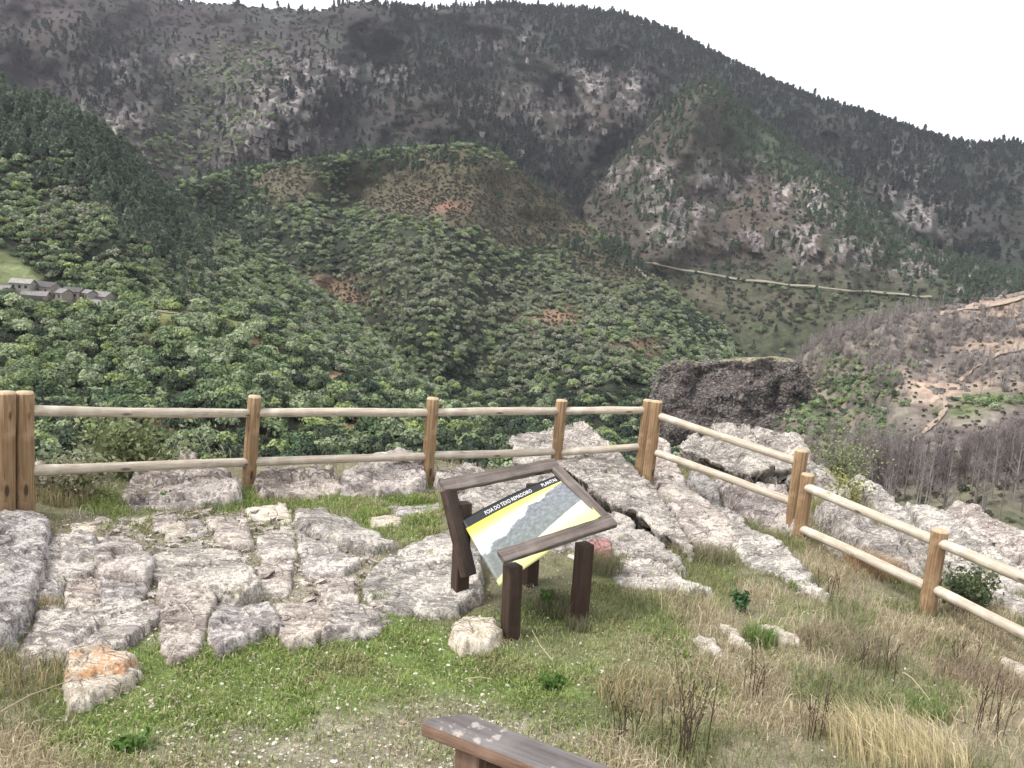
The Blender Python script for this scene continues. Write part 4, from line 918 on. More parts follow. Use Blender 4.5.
FAR_ROCK = [(110, 128, 32, 26), (270, 125, 45, 45), (300, 80, 30, 20), (350, 75, 40, 12), (505, 45, 22, 13), (545, 115, 40, 22), (590, 80, 22, 20), (640, 95, 24, 22), (895, 175, 16, 30), (915, 185, 14, 26), (920, 215, 30, 18), (190, 60, 20, 6), (120, 70, 24, 10)]
def c_far(X, Y):
    c = np.ones(X.shape+(3,))*np.array((.042, .036, .037)); n = fbm(X/30, Y/18, 0, 5, 13); n2 = fbm(X/9, Y/7, 0, 4, 15)
    c = mixc(c, sst(-.05, .25, n+.15*n2), (.045, .048, .044))
    c = mixc(c, blob(X, Y, [(40, 25, 120, 40), (250, 60, 60, 30)])*.7, (.062, .05, .048))
    c = mixc(c, sst(.0, .25, n2+.2*sst(300, 900, X))*.6*sst(200, 450, X), DARKG)
    c = mixc(c, blob(X, Y, [(225, 75, 40, 28), (200, 110, 50, 20)])*sst(-.1, .2, n2), (.06, .07, .045))
    c = mixc(c, blob(X, Y, [(500, 105, 80, 16), (590, 110, 70, 24), (180, 150, 60, 20)])*.6, (.078, .062, .055))
    rk = rockmask(X, Y, FAR_ROCK, .0); return mixc(c, rk*.85, PALER), rk
sky_far = [(-420, -60), (-100, -45), (0, -26), (100, -12), (165, 0), (250, 8), (325, 12), (345, 5), (365, 3), (395, 10), (430, 12), (480, 7), (540, 10), (600, 14), (640, 24), (680, 40), (720, 60), (760, 80), (820, 103), (880, 122), (940, 143), (985, 149), (1004, 144), (1024, 148), (1200, 190), (1445, 240)]
far = Hill('far_mountain', [[(x, y+60, 2300) for x, y in sky_far], [(x, y, 1750) for x, y in sky_far],
    [(x, y+45+.0*x, 1500) for x, y in sky_far], [(-420, 100, 1250), (300, 120, 1200), (600, 150, 1250), (1445, 350, 1300)],
    [(-420, 200, 1000), (300, 220, 1000), (600, 270, 1050), (1445, 450, 1150)], [(-420, 330, 800), (600, 400, 850), (1445, 600, 900)]], 34,
    [([(365, 5), (330, 60), (290, 105), (230, 165)], -130, 26), ([(160, 0), (165, 60), (210, 120), (215, 165)], 120, 26), ([(395, 12), (440, 80), (480, 150)], -110, 26), ([(365, 60), (340, 130), (310, 160)], 60, 22),
     ([(480, 40), (540, 110), (590, 170), (640, 230)], 130, 24), ([(500, 20), (560, 70), (610, 120)], -70, 20), ([(600, 70), (650, 110), (655, 150)], 80, 18), ([(640, 60), (600, 160)], -40, 20), ([(80, 40), (90, 110), (140, 150)], -80, 26), ([(30, 30), (40, 90)], 70, 22),
     ([(860, 140), (890, 180), (930, 230)], -80, 20), ([(800, 130), (830, 160)], 70, 20), ([(960, 160), (1000, 230)], 70, 24)], c_far, 62, 2.5)
B_ROCK = [(730, 175, 30, 16), (660, 178, 24, 14), (680, 215, 24, 18), (665, 235, 20, 12), (785, 198, 14, 16), (815, 200, 20, 18), (850, 215, 26, 20), (810, 240, 20, 16), (900, 240, 14, 20), (925, 262, 30, 14), (860, 250, 26, 16), (755, 240, 24, 10), (620, 170, 20, 20), (1000, 290, 30, 8)]
def c_right(X, Y):
    c = np.ones(X.shape+(3,))*np.array((.07, .06, .05)); n = fbm(X/26, Y/16, 0, 5, 23); n2 = fbm(X/7, Y/6, 0, 4, 25)
    c = mixc(c, sst(0, .3, n+.3*n2), (.055, .06, .042)); crest = np.interp(X, [590, 700, 760, 840, 900, 960, 1024], [195, 80, 125, 185, 232, 262, 280])
    c = mixc(c, sst(60, 25, Y-crest)*.8*sst(700, 740, X), (.05, .072, .042)); c = mixc(c, blob(X, Y, [(830, 188, 60, 12), (760, 215, 40, 20)])*.6, (.11, .085, .07))
    c = mixc(c, sst(258, 285, Y-(X-700)*.05), (.058, .064, .04)); c = mixc(c, blob(X, Y, [(700, 300, 60, 20), (780, 305, 50, 12)])*.6, (.11, .095, .07))
    rk = rockmask(X, Y, B_ROCK, -.02); return mixc(c, rk*.9, (.33, .29, .275)), rk
sky_b = [(-420, 420), (400, 330), (560, 235), (590, 195), (620, 160), (650, 125), (680, 95), (704, 80), (730, 98), (760, 126), (800, 157), (840, 187), (900, 234), (940, 254), (960, 263), (1024, 280), (1200, 330), (1445, 400)]
right = Hill('right_spur', [[(x, y+70, 1500) for x, y in sky_b], [(x, y, 1230) for x, y in sky_b], [(-420, 450, 1100), (560, 262, 1100), (704, 150, 1090), (840, 225, 1060), (960, 278, 1000), (1445, 420, 900)],
    [(-420, 480, 900), (560, 290, 930), (704, 235, 950), (840, 262, 930), (960, 290, 900), (1445, 430, 800)], [(-420, 500, 800), (600, 330, 780), (1024, 340, 780), (1445, 450, 700)], [(-420, 560, 600), (600, 420, 600), (1024, 430, 600), (1445, 520, 600)]], 26,
    [([(704, 85), (640, 190), (660, 250)], -60, 22), ([(760, 150), (720, 200), (740, 250)], 50, 22), ([(820, 190), (840, 240)], -50, 24), ([(900, 250), (880, 290)], 40, 18)], c_right, 36, 2)
def c_mid(X, Y):
    c = np.ones(X.shape+(3,))*np.array((.035, .04, .027)); n = fbm(X/22, Y/15, 0, 5, 33)
    br = blob(X, Y, [(450, 190, 95, 38), (540, 215, 70, 34), (620, 262, 60, 26), (290, 185, 40, 20), (480, 170, 60, 20)])
    c = mixc(c, sst(.25, .5, br+.25*n), (.088, .08, .053)); c = mixc(c, blob(X, Y, [(470, 192, 34, 8), (440, 205, 30, 6)])*sst(-.1, .15, n), (.22, .12, .09))
    c = mixc(c, blob(X, Y, [(322, 287, 40, 12), (345, 300, 30, 10), (555, 318, 30, 12), (640, 345, 24, 10), (268, 330, 22, 6)]), (.20, .135, .09)); return c, rockmask(X, Y, [(470, 182, 30, 7)], .05)*.5
sky_c = [(-420, 240), (100, 205), (200, 180), (250, 170), (300, 163), (350, 156), (410, 150), (470, 146), (500, 155), (540, 188), (580, 220), (610, 243), (645, 272), (700, 316), (745, 344), (790, 360), (850, 400), (1100, 520), (1445, 640)]
mid = Hill('middle_spur', [[(x, y+60, 980) for x, y in sky_c], [(x, y, 820) for x, y in sky_c], [(-420, 290, 720), (200, 225, 760), (470, 190, 760), (600, 270, 730), (745, 365, 700), (1100, 540, 600), (1445, 660, 500)],
    [(-420, 380, 560), (200, 290, 600), (470, 270, 620), (600, 320, 600), (745, 390, 560), (1445, 680, 400)], [(-420, 440, 430), (300, 370, 470), (600, 390, 460), (800, 420, 420), (1445, 700, 300)], [(-420, 520, 330), (400, 470, 340), (800, 500, 320), (1445, 800, 250)], [(-420, 640, 260), (1445, 900, 220)]], 24,
    [([(240, 170), (230, 230), (280, 290), (380, 370)], 50, 30), ([(470, 150), (430, 250), (420, 330)], -40, 34), ([(350, 200), (340, 290)], 35, 22), ([(560, 230), (520, 300), (480, 370)], 30, 24), ([(640, 290), (600, 370)], -25, 26)], c_mid, 18, 1.5)
def c_left(X, Y):
    c = np.ones(X.shape+(3,))*np.array((.035, .04, .027)); n = fbm(X/20, Y/14, 0, 4, 43)
    c = mixc(c, blob(X, Y, [(30, 222, 16, 8), (40, 228, 14, 6)]), (.22, .1, .06)); c = mixc(c, sst(-8, 6, sdist(X, Y, [(-90, 225), (0, 246), (20, 262), (44, 279), (30, 290), (-90, 288)])), (.145, .165, .08))
    return c, c[..., 0]*0
sky_d = [(-420, 20), (-100, 70), (0, 100), (60, 116), (100, 140), (130, 165), (180, 212), (230, 248), (290, 272), (350, 315), (420, 370), (520, 430), (700, 520), (1445, 800)]
left = Hill('left_slope', [[(x, y+40, 660) for x, y in sky_d], [(x, y, 560) for x, y in sky_d], [(-420, 130, 500), (0, 170, 490), (130, 215, 480), (230, 280, 470), (350, 345, 440), (520, 450, 380), (1445, 820, 300)],
    [(-420, 250, 410), (0, 262, 400), (130, 285, 400), (300, 335, 390), (520, 470, 330), (1445, 830, 260)], [(-420, 340, 350), (0, 340, 345), (300, 380, 340), (520, 500, 290), (1445, 850, 240)], [(-420, 460, 300), (300, 470, 290), (520, 560, 260), (1445, 900, 220)]], 20,
    [([(60, 120), (90, 200), (130, 260)], -25, 26), ([(130, 170), (170, 240)], 22, 20)], c_left, 12, 1.5)
def c_near(X, Y):
    c = np.ones(X.shape+(3,))*np.array((.032, .037, .024)); n = fbm(X/30, Y/16, 0, 4, 53)
    c = mixc(c, blob(X, Y, [(175, 318, 60, 10), (250, 325, 50, 9), (120, 330, 40, 8)]), (.17, .18, .07)); c = mixc(c, blob(X, Y, [(270, 340, 26, 7), (335, 378, 22, 7), (310, 358, 14, 7), (345, 430, 20, 12), (130, 430, 60, 10)]), (.2, .125, .08))
    return c, c[..., 0]*0
sky_e = [(-420, 290), (-60, 292), (0, 293), (50, 296), (110, 305), (150, 309), (190, 310), (230, 318), (270, 335), (310, 352), (380, 386), (450, 412), (520, 428), (600, 442), (700, 465), (1445, 640)]
near = Hill('near_slope', [[(x, y+40, 420) for x, y in sky_e], [(x, y, 335) for x, y in sky_e], [(-420, 350, 270), (200, 350, 275), (310, 380, 265), (450, 430, 250), (600, 460, 240), (1445, 660, 200)],
    [(-420, 430, 200), (300, 430, 205), (600, 500, 190), (1445, 700, 160)], [(-420, 520, 140), (600, 560, 140), (1445, 800, 120)], [(-420, 700, 90), (1445, 1000, 90)]], 20,
    [([(170, 310), (200, 350), (240, 400)], -16, 26), ([(90, 310), (90, 400)], 14, 30), ([(330, 365), (330, 430)], 10, 22)], c_near, 12, 1.5)
def c_burnt(X, Y):
    c = np.ones(X.shape+(3,))*np.array((.22, .19, .165)); n = fbm(X/20, Y/12, 0, 5, 63)
    c = mixc(c, sst(.05, .3, n), (.15, .122, .112)); c = mixc(c, sst(-.05, -.25, n)*.5, (.2, .16, .13))
    c = mixc(c, blob(X, Y, [(850, 385, 45, 34), (810, 400, 30, 30), (850, 420, 50, 26)])*sst(-.25, .2, n+.1), (.07, .085, .045))
    c = mixc(c, blob(X, Y, [(985, 400, 30, 8), (960, 410, 24, 8), (1010, 545, 30, 14)]), (.1, .135, .055))
    c = mixc(c, blob(X, Y, [(990, 305, 50, 7), (1010, 318, 30, 10), (940, 392, 26, 12), (925, 385, 20, 9), (965, 385, 40, 5), (1000, 345, 40, 6)]), (.36, .27, .21))
    c = mixc(c, blob(X, Y, [(970, 490, 50, 14), (920, 505, 40, 12), (1000, 520, 60, 22)]), (.14, .145, .09)); c = mixc(c, blob(X, Y, [(880, 475, 50, 16), (940, 470, 50, 14)])*.7, (.06, .05, .048))
    return c, rockmask(X, Y, [(1000, 330, 40, 14), (880, 330, 30, 10), (960, 350, 60, 8)], .0)*.6
sky_f = [(-420, 900), (560, 560), (640, 475), (700, 440), (770, 398), (795, 366), (805, 350), (830, 336), (870, 324), (920, 312), (960, 306), (1000, 296), (1024, 291), (1200, 262), (1445, 250)]
burnt = Hill('burnt_slope', [[(x, y+40, 520) for x, y in sky_f], [(x, y, 400) for x, y in sky_f], [(-420, 930, 330), (640, 490, 340), (770, 425, 345), (830, 370, 345), (960, 345, 345), (1445, 330, 340)],
    [(-420, 950, 250), (700, 490, 260), (870, 425, 280), (960, 400, 280), (1445, 420, 280)], [(-420, 980, 190), (700, 540, 190), (870, 470, 210), (960, 455, 212), (1445, 500, 210)],
    [(-420, 1020, 130), (700, 600, 140), (880, 520, 160), (1024, 500, 165), (1445, 560, 170)], [(-420, 1100, 90), (700, 700, 95), (1024, 600, 100), (1445, 700, 100)]], 22,
    [([(800, 350), (830, 400), (850, 450)], 22, 24), ([(900, 320), (900, 390)], -16, 22), ([(960, 440), (900, 480)], -8, 16), ([(1000, 300), (960, 360)], 10, 20)], c_burnt, 12, 2)
M_bluff = attr_mat('bluff_rock', .95, [(.25, .5), (.9, .9), (2.5, .5)], (.7, 1, 1.6))
# flat topped dark rock bluff in the valley
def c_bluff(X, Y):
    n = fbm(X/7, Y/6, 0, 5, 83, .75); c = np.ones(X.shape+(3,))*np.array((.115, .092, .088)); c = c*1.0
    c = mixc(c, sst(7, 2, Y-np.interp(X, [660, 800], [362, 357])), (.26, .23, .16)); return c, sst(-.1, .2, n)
sky_g = [(-420, 900), (560, 620), (625, 500), (645, 420), (655, 385), (663, 367), (675, 361), (700, 362), (740, 358), (788, 357), (800, 362), (816, 400), (850, 520), (1445, 900)]
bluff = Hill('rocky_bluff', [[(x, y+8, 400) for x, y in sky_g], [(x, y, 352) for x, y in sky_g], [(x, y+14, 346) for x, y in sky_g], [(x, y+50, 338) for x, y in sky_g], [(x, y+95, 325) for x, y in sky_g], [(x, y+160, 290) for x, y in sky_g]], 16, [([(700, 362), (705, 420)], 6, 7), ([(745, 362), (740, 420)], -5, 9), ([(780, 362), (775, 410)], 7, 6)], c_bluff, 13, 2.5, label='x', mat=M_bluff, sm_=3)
tag(bluff.obj, 'dark brown flat topped rock bluff in the valley beside the burnt slope', 'rock bluff')

# road across the right spur, tracks
M_road, _n, _b = nodes('pale_road', .95, .1); _b.inputs['Base Color'].default_value = (.21, .195, .15, 1)
M_dirt, _n, _b = nodes('orange_dirt', .95, .1); _b.inputs['Base Color'].default_value = (.30, .24, .19, 1)
def ribbon(name, hill, pts, wpx, mat, lift):
    xs_ = []; n = 60; P_ = np.array(pts, float); t = np.linspace(0, len(P_)-1, n); x = np.interp(t, range(len(P_)), P_[:, 0]); y = np.interp(t, range(len(P_)), P_[:, 1])+1.0*vn(t*2, 0, 0, 3)
    w_ = wpx*(1+.35*vn(t*5, 1, 0, 9)); tx, ty = np.gradient(x), np.gradient(y); ln = np.hypot(tx, ty); nx_, ny_ = -ty/ln, tx/ln
    V = []
    for i in range(n):
        for s_ in (-.5, 0, .5): V.append(hill.at(x[i]+nx_[i]*w_[i]*s_, y[i]+ny_[i]*w_[i]*s_, lift))
    tag(link(name, mesh_of(name, np.array(V), grid_faces(n, 3), mat)), kind='structure')
ribbon('road', right, [(645, 262), (662, 265), (700, 272), (740, 279), (790, 285), (830, 288), (870, 292), (905, 294), (932, 297)], 1.6, M_road, 9)
ribbon('footpath', mid, [(636, 266), (641, 271), (646, 276), (648, 281)], 3.0, M_road, 5)
ribbon('dirt_track', burnt, [(925, 384), (938, 390), (944, 398), (946, 408), (938, 420), (922, 433), (908, 443)], 4.5, M_dirt, 2.0)
ribbon('dirt_track', burnt, [(1040, 293), (1000, 303), (965, 308), (940, 313)], 4, M_dirt, 2.0)
ribbon('dirt_track', burnt, [(1040, 345), (1000, 352), (975, 366), (960, 380)], 4, M_dirt, 2.0)
ribbon('footpath', near, [(120, 306), (150, 309), (185, 312), (215, 318)], 2.5, M_road, 2.0)

# ------------------------------------------------------------------ trees
def leaf_mat(name, cols, var=.35, trans=.15):
    m, nt, b = nodes(name, .8, .15)
    oi = N(nt, 'ShaderNodeObjectInfo').outputs['Random']; n = len(cols)
    r = N(nt, 'ShaderNodeValToRGB'); r.color_ramp.interpolation = 'LINEAR'; e = r.color_ramp.elements
    while len(e) < n: e.new(.5)
    for i, c in enumerate(cols): e[i].position = i/(n-1); e[i].color = (*c, 1)
    L(nt, oi, r.inputs['Fac'])
    tc = N(nt, 'ShaderNodeTexCoord').outputs['Object']
    c = mix(nt, r.outputs['Color'], ramp(nt, noise_n(nt, tc, 3.5, 3, .7), [(.3, g3(1-var)), (.5, g3(1)), (.72, g3(1+var))]), 1.0, 'MULTIPLY')
    L(nt, c, b.inputs['Base Color'])
    t = N(nt, 'ShaderNodeBsdfTranslucent'); L(nt, c, t.inputs['Color']); ms = N(nt, 'ShaderNodeMixShader'); ms.inputs[0].default_value = trans
    L(nt, b.outputs[0], ms.inputs[1]); L(nt, t.outputs[0], ms.inputs[2]); L(nt, ms.outputs[0], nt.nodes['Material Output'].inputs['Surface'])
    return m
M_oak = leaf_mat('broadleaf_foliage', [(0.067, 0.100, 0.052), (0.133, 0.187, 0.084), (0.212, 0.267, 0.138), (0.089, 0.137, 0.073), (0.267, 0.323, 0.127), (0.178, 0.224, 0.127), (0.245, 0.287, 0.179), (0.336, 0.393, 0.233), (0.050, 0.082, 0.048)])
M_palelf = leaf_mat('pale_foliage', [(.17, .20, .125), (.22, .245, .165), (.29, .295, .22), (.13, .165, .095), (.27, .30, .17), (.12, .15, .09), (.30, .30, .23), (.2, .23, .14)])
M_holm = leaf_mat('evergreen_foliage', [(.035, .05, .032), (.05, .07, .042), (.065, .085, .05), (.04, .06, .045), (.085, .105, .06)])
M_pine = leaf_mat('pine_foliage', [(.026, .032, .032), (.038, .045, .04), (.052, .062, .05), (.034, .038, .04), (.045, .05, .046)])
M_pineg = leaf_mat('green_pine_foliage', [(.075, .11, .072), (.095, .13, .085), (.06, .08, .06), (.12, .15, .095)])
M_heath = leaf_mat('heath_foliage', [(.08, .068, .058), (.065, .06, .048), (.06, .066, .045), (.09, .08, .062), (.07, .078, .05)])
M_bark, _n, _b = nodes('bark', .9, .1); _b.inputs['Base Color'].default_value = (.11, .09, .075, 1)
M_burnt = leaf_mat('scorched_bark', [(.18, .16, .148), (.27, .24, .225), (.34, .305, .285), (.22, .195, .185), (.10, .088, .08)], .2, 0)
def crown_mesh(name, mat, seed, n=420, leaf=.17, flat=.85, lobes=9):
    r = np.random.default_rng(seed)
    cen = r.normal(0, 1, (lobes, 3)); cen /= np.linalg.norm(cen, axis=1)[:, None]; cen *= .5*r.random((lobes, 1))**.4+.12; cen[:, 2] = np.abs(cen[:, 2])*flat+.25
    rad = .28+.24*r.random(lobes)
    k = r.integers(0, lobes, n); d = r.normal(0, 1, (n, 3)); d /= np.linalg.norm(d, axis=1)[:, None]; d[:, 2] = np.where(d[:, 2] < -.3, -d[:, 2], d[:, 2])
    P_ = cen[k]+d*rad[k][:, None]*(.8+.25*r.random((n, 1)))*np.array([1, 1, .85])
    nn = d+.45*r.normal(0, 1, (n, 3)); nn /= np.linalg.norm(nn, axis=1)[:, None]
    a = np.cross(nn, r.normal(0, 1, (n, 3))); a /= np.linalg.norm(a, axis=1)[:, None]; b = np.cross(nn, a)
    s = leaf*(.6+.8*r.random((n, 1)))/2
    V = np.stack([P_-a*s-b*s*.7, P_+a*s-b*s*.5, P_+a*s*.8+b*s, P_-a*s*.7+b*s*.8], 1).reshape(-1, 3)
    return mesh_of(name, V, np.arange(n*4).reshape(-1, 4), mat, smooth=False)
def pine_mesh(name, mat, seed, n=150, rnd=.5):
    r = np.random.default_rng(seed); t = r.random(n)**.8; h = .22+.78*t; w_ = (.26*(1-t)**.7*(1-rnd)+rnd*.2*np.sqrt(np.clip(1-(2*t-.75)**2/1.6, .02, 1)))
    th = r.random(n)*6.283; q = w_*(.35+.65*r.random(n)); P_ = np.stack([q*np.cos(th), q*np.sin(th), h], -1)
    a = r.normal(0, 1, (n, 3)); a /= np.linalg.norm(a, axis=1)[:, None]; b = np.cross(a, r.normal(0, 1, (n, 3))); b /= np.linalg.norm(b, axis=1)[:, None]; s = .075*(.5+.8*r.random((n, 1)))
    V = np.stack([P_-a*s, P_+b*s*.8, P_+a*s, P_-b*s*.8], 1).reshape(-1, 3)
    tv, tf = tube(np.array([[0, 0, -.05], [0, 0, .5], [0, 0, .97]]), [.018, .012, .004], 5, False)
    F = np.vstack([np.arange(n*4).reshape(-1, 4), tf+n*4])
    return mesh_of(name, np.vstack([V, tv]), F, None, smooth=False, mats=[mat, M_bark], midx=np.concatenate([np.zeros(n), np.ones(len(tf))]))
def bare_mesh(name, mat, seed, nb=26):
    r = np.random.default_rng(seed); mb = MB(); bend = r.normal(0, .03, 2)
    top = np.array([bend[0], bend[1], 1.0]); P_ = np.array([[0, 0, -.06], [bend[0]*.2, bend[1]*.2, .35], [bend[0]*.6, bend[1]*.6, .7], top]); V, F = tube(P_, [.018, .014, .009, .003], 5, False); mb.add(V, F)
    for i in range(nb):
        t = .25+.72*r.random(); s = np.array([bend[0]*t, bend[1]*t, t]); th = r.random()*6.28; l = (.10+.2*r.random())*(1.25-t)
        e = s+np.array([math.cos(th)*l, math.sin(th)*l, l*(.5+.9*r.random())]); m_ = (s+e)/2+np.array([0, 0, -l*.1]); V, F = tube(np.array([s, m_, e]), [.006, .004, .002], 3, False); mb.add(V, F)
        for j in range(2):
            q = s*.45+e*.55; e3 = q+np.array([r.normal(0, .05), r.normal(0, .05), .04+.06*r.random()]); V, F = tube(np.array([q, (q+e3)/2, e3]), [.003, .0022, .0015], 3, False); mb.add(V, F)
    return mb.mesh(name, mat, True)
def fuzz_mesh(name, mat, seed, n=90):
    """leafless bush: a fan of thin twigs"""
    r = np.random.default_rng(seed); V = []; 
    d = r.normal(0, 1, (n, 3)); d[:, 2] = np.abs(d[:, 2])+.5; d /= np.linalg.norm(d, axis=1)[:, None]; l = .5+.5*r.random((n, 1)); s = r.normal(0, .12, (n, 3)); s[:, 2] = 0
    sd_ = np.cross(d, r.normal(0, 1, (n, 3))); sd_ /= np.linalg.norm(sd_, axis=1)[:, None]; w_ = .02
    V = np.stack([s-sd_*w_, s+sd_*w_, s+d*l+sd_*w_*.5, s+d*l-sd_*w_*.5], 1).reshape(-1, 3)
    return mesh_of(name, V, np.arange(n*4).reshape(-1, 4), mat, smooth=False)
TRUNKM = mesh_of('trunk', *tube(np.array([[0, 0, -.3], [.02, .01, .15], [0, .02, .5]]), [.07, .055, .03], 6, False), M_bark)

def wood(name, label, pts, scale, variants, jit=.3, squash=None):
    """one far-off wood: points carrying instances of the given crowns"""
    n = len(pts); me = bpy.data.meshes.new(name); me.vertices.add(n); me.vertices.foreach_set('co', np.asarray(pts, np.float32).ravel())
    a = me.attributes.new('size', 'FLOAT_VECTOR', 'POINT'); s = np.asarray(scale)*(1+jit*RNG.normal(0, 1, n)).clip(.5, 1.8)
    sv = np.stack([s, s, s*(.85+.3*RNG.random(n))], -1).astype(np.float32); a.data.foreach_set('vector', sv.ravel())
    a = me.attributes.new('turn', 'FLOAT_VECTOR', 'POINT'); rv = np.stack([RNG.normal(0, .06, n), RNG.normal(0, .06, n), RNG.random(n)*6.28], -1).astype(np.float32); a.data.foreach_set('vector', rv.ravel())
    a = me.attributes.new('pick', 'INT', 'POINT'); a.data.foreach_set('value', RNG.integers(0, len(variants), n).astype(np.int32))
    o = link(name, me); tag(o, label, 'wood' if 'wood' in name else 'scrub', kind='stuff')
    ng = bpy.data.node_groups.new(name, 'GeometryNodeTree'); ng.interface.new_socket('Geometry', in_out='INPUT', socket_type='NodeSocketGeometry'); ng.interface.new_socket('Geometry', in_out='OUTPUT', socket_type='NodeSocketGeometry')
    gi, go = ng.nodes.new('NodeGroupInput'), ng.nodes.new('NodeGroupOutput'); iop = ng.nodes.new('GeometryNodeInstanceOnPoints'); g2i = ng.nodes.new('GeometryNodeGeometryToInstance')
    for v in variants:
        oi = ng.nodes.new('GeometryNodeObjectInfo'); oi.inputs['Object'].default_value = v; oi.inputs['As Instance'].default_value = False; ng.links.new(oi.outputs['Geometry'], g2i.inputs[0])
    def na(nm, t):
        q = ng.nodes.new('GeometryNodeInputNamedAttribute'); q.data_type = t; q.inputs['Name'].default_value = nm
        return next(x for x in q.outputs if x.enabled and x.name == 'Attribute')
    ng.links.new(gi.outputs[0], iop.inputs['Points']); ng.links.new(g2i.outputs[0], iop.inputs['Instance']); iop.inputs['Pick Instance'].default_value = True
    ng.links.new(na('pick', 'INT'), iop.inputs['Instance Index']); ng.links.new(na('size', 'FLOAT_VECTOR'), iop.inputs['Scale'])
    ng.links.new(na('turn', 'FLOAT_VECTOR'), iop.inputs['Rotation']); ng.links.new(iop.outputs[0], go.inputs[0])
    md = o.modifiers.new('scatter', 'NODES'); md.node_group = ng
    return o
CROWN = {'oak': [crown_mesh('crown', M_oak, 100+i, 520, .155) for i in range(6)], 'dark': [crown_mesh('crown', M_holm, 250+i, 480, .15, .9, 7) for i in range(4)], 'pale': [crown_mesh('crown', M_palelf, 200+i, 420, .15, .95) for i in range(4)]}
PINE = [pine_mesh('pine_tree', M_pine, 300+i, 150, .3+.15*i) for i in range(4)]
PINEG = [pine_mesh('pine_tree', M_pineg, 320+i, 150, .2+.15*i) for i in range(3)]
M_charred = leaf_mat('charred_bark', [(.11, .092, .088), (.20, .17, .162), (.28, .245, .235), (.065, .055, .052), (.24, .205, .2)], .2, 0)
BARE = [bare_mesh('burnt_tree', M_charred, 400+i, 20) for i in range(5)]
BARE2 = [bare_mesh('burnt_tree', M_burnt, 420+i) for i in range(4)]

# density fields (pixels only choose the patch of hillside; trees stand where the surface is)
def open_mid(X, Y): return np.clip(sst(.3, .5, blob(X, Y, [(450, 190, 95, 36), (540, 215, 66, 32), (620, 262, 55, 24), (290, 185, 36, 16)])+.25*fbm(X/22, Y/15, 0, 5, 33))+sst(.45, .6, blob(X, Y, [(322, 287, 40, 12), (345, 300, 30, 10), (555, 318, 26, 10), (640, 345, 20, 8), (268, 330, 22, 6)])), 0, 1)
def d_mid(X, Y): return (1-open_mid(X, Y))*(.75+.25*sst(-.3, .1, fbm(X/12, Y/9, 0, 3, 92)))*(Y < 470)
palemask = lambda X, Y: .5*sst(230, 330, X)*sst(200, 230, Y)*sst(430, 380, Y)+blob(X, Y, [(100, 215, 80, 26), (150, 235, 60, 30), (190, 260, 40, 40), (490, 300, 80, 30), (420, 270, 50, 30), (560, 350, 60, 16), (600, 300, 40, 20)])
def pick_kind(P_, q=.8):
    px, py, _ = proj(P_); m = palemask(px, py); return RNG.random(len(P_)) < m*q
vill = lambda X, Y: sst(-2, 2, sdist(X, Y, [(-90, 282), (30, 281), (70, 289), (112, 296), (116, 309), (80, 311), (30, 303), (-90, 302)]))
cand = []      # (points, radius, kind, region)
for hill, dens, cnt, rad, reg in [(near, lambda X, Y: ((1-.9*sst(.4, .6, blob(X, Y, [(175, 316, 50, 5), (250, 324, 40, 5), (270, 340, 26, 7), (335, 378, 20, 7), (345, 430, 16, 9)])))*(Y < 480)*(1-vill(X, Y))), 2700, 3.4, 'near'),
                                  (left, lambda X, Y: (1-sst(-4, 3, sdist(X, Y, [(-90, 225), (0, 246), (20, 262), (44, 279), (30, 290), (-90, 292)])))*(Y < 400)*(1-vill(X, Y))*np.clip(.3+sst(140, 210, X)+.7*sst(15, 75, Y-np.interp(X, [p[0] for p in sky_d], [p[1] for p in sky_d])-30*fbm(X/30, Y/30, 0, 2, 5)), 0, 1), 5600, 3.1, 'left'),
                                  (mid, d_mid, 14500, 3.3, 'mid')]:
    P_ = hill.scatter(dens, cnt); k = pick_kind(P_, .85 if reg != 'near' else .3); rr = rad*(.7+.75*RNG.random(cnt)**1.6)
    px, py, _ = proj(P_)
    dk = RNG.random(cnt) < .09+.4*sst(392, 430, py)+.45*blob(px, py, [(330, 375, 60, 20), (250, 318, 60, 10), (480, 395, 70, 20), (330, 262, 50, 16), (600, 400, 70, 24), (160, 380, 40, 14), (40, 255, 40, 12), (265, 235, 20, 14), (700, 330, 40, 16)])
    k = k & ~dk
    for kk, kind in ((~k & ~dk, 'oak'), (dk, 'dark'), (k, 'pale')): cand.append((P_[kk], rr[kk], kind, reg))
for P_ in [far.scatter(lambda X, Y: blob(X, Y, [(225, 75, 44, 26), (215, 120, 46, 26), (170, 150, 60, 20), (200, 185, 80, 20)])*(Y < 215), 650)]: cand.append((P_, 4.5*(.7+.6*RNG.random(len(P_))), 'oak', 'gully'))
P_ = right.scatter(lambda X, Y: sst(262, 285, Y-(X-700)*.04)*(.35+.65*sst(-.1, .15, fbm(X/18, Y/10, 0, 3, 7)))*(Y > 268+(X-640)*.1)*(1-blob(X, Y, [(700, 295, 50, 12), (780, 300, 40, 8)])), 700); cand.append((P_, 4.0*(.7+.6*RNG.random(len(P_))), 'oak', 'road'))
P_ = burnt.scatter(lambda X, Y: blob(X, Y, [(850, 385, 36, 26), (820, 405, 30, 20), (850, 425, 40, 16), (985, 402, 24, 6), (800, 420, 24, 22)]), 420); cand.append((P_, 1.7*(.6+.8*RNG.random(len(P_))), 'oak', 'burnt'))
ALL = np.concatenate([c[0] for c in cand]); RAD = np.concatenate([c[1] for c in cand]); KIND = np.concatenate([[c[2]]*len(c[0]) for c in cand]); REG = np.concatenate([[c[3]]*len(c[0]) for c in cand])
px, py, dv = proj(ALL+np.array([0, 0, 1.0])*RAD[:, None]); size = RAD/dv
lim = np.interp(px, [0, 500, 520, 580, 640, 680, 760, 800, 1024], [462, 455, 430, 415, 430, 425, 415, 430, 540])
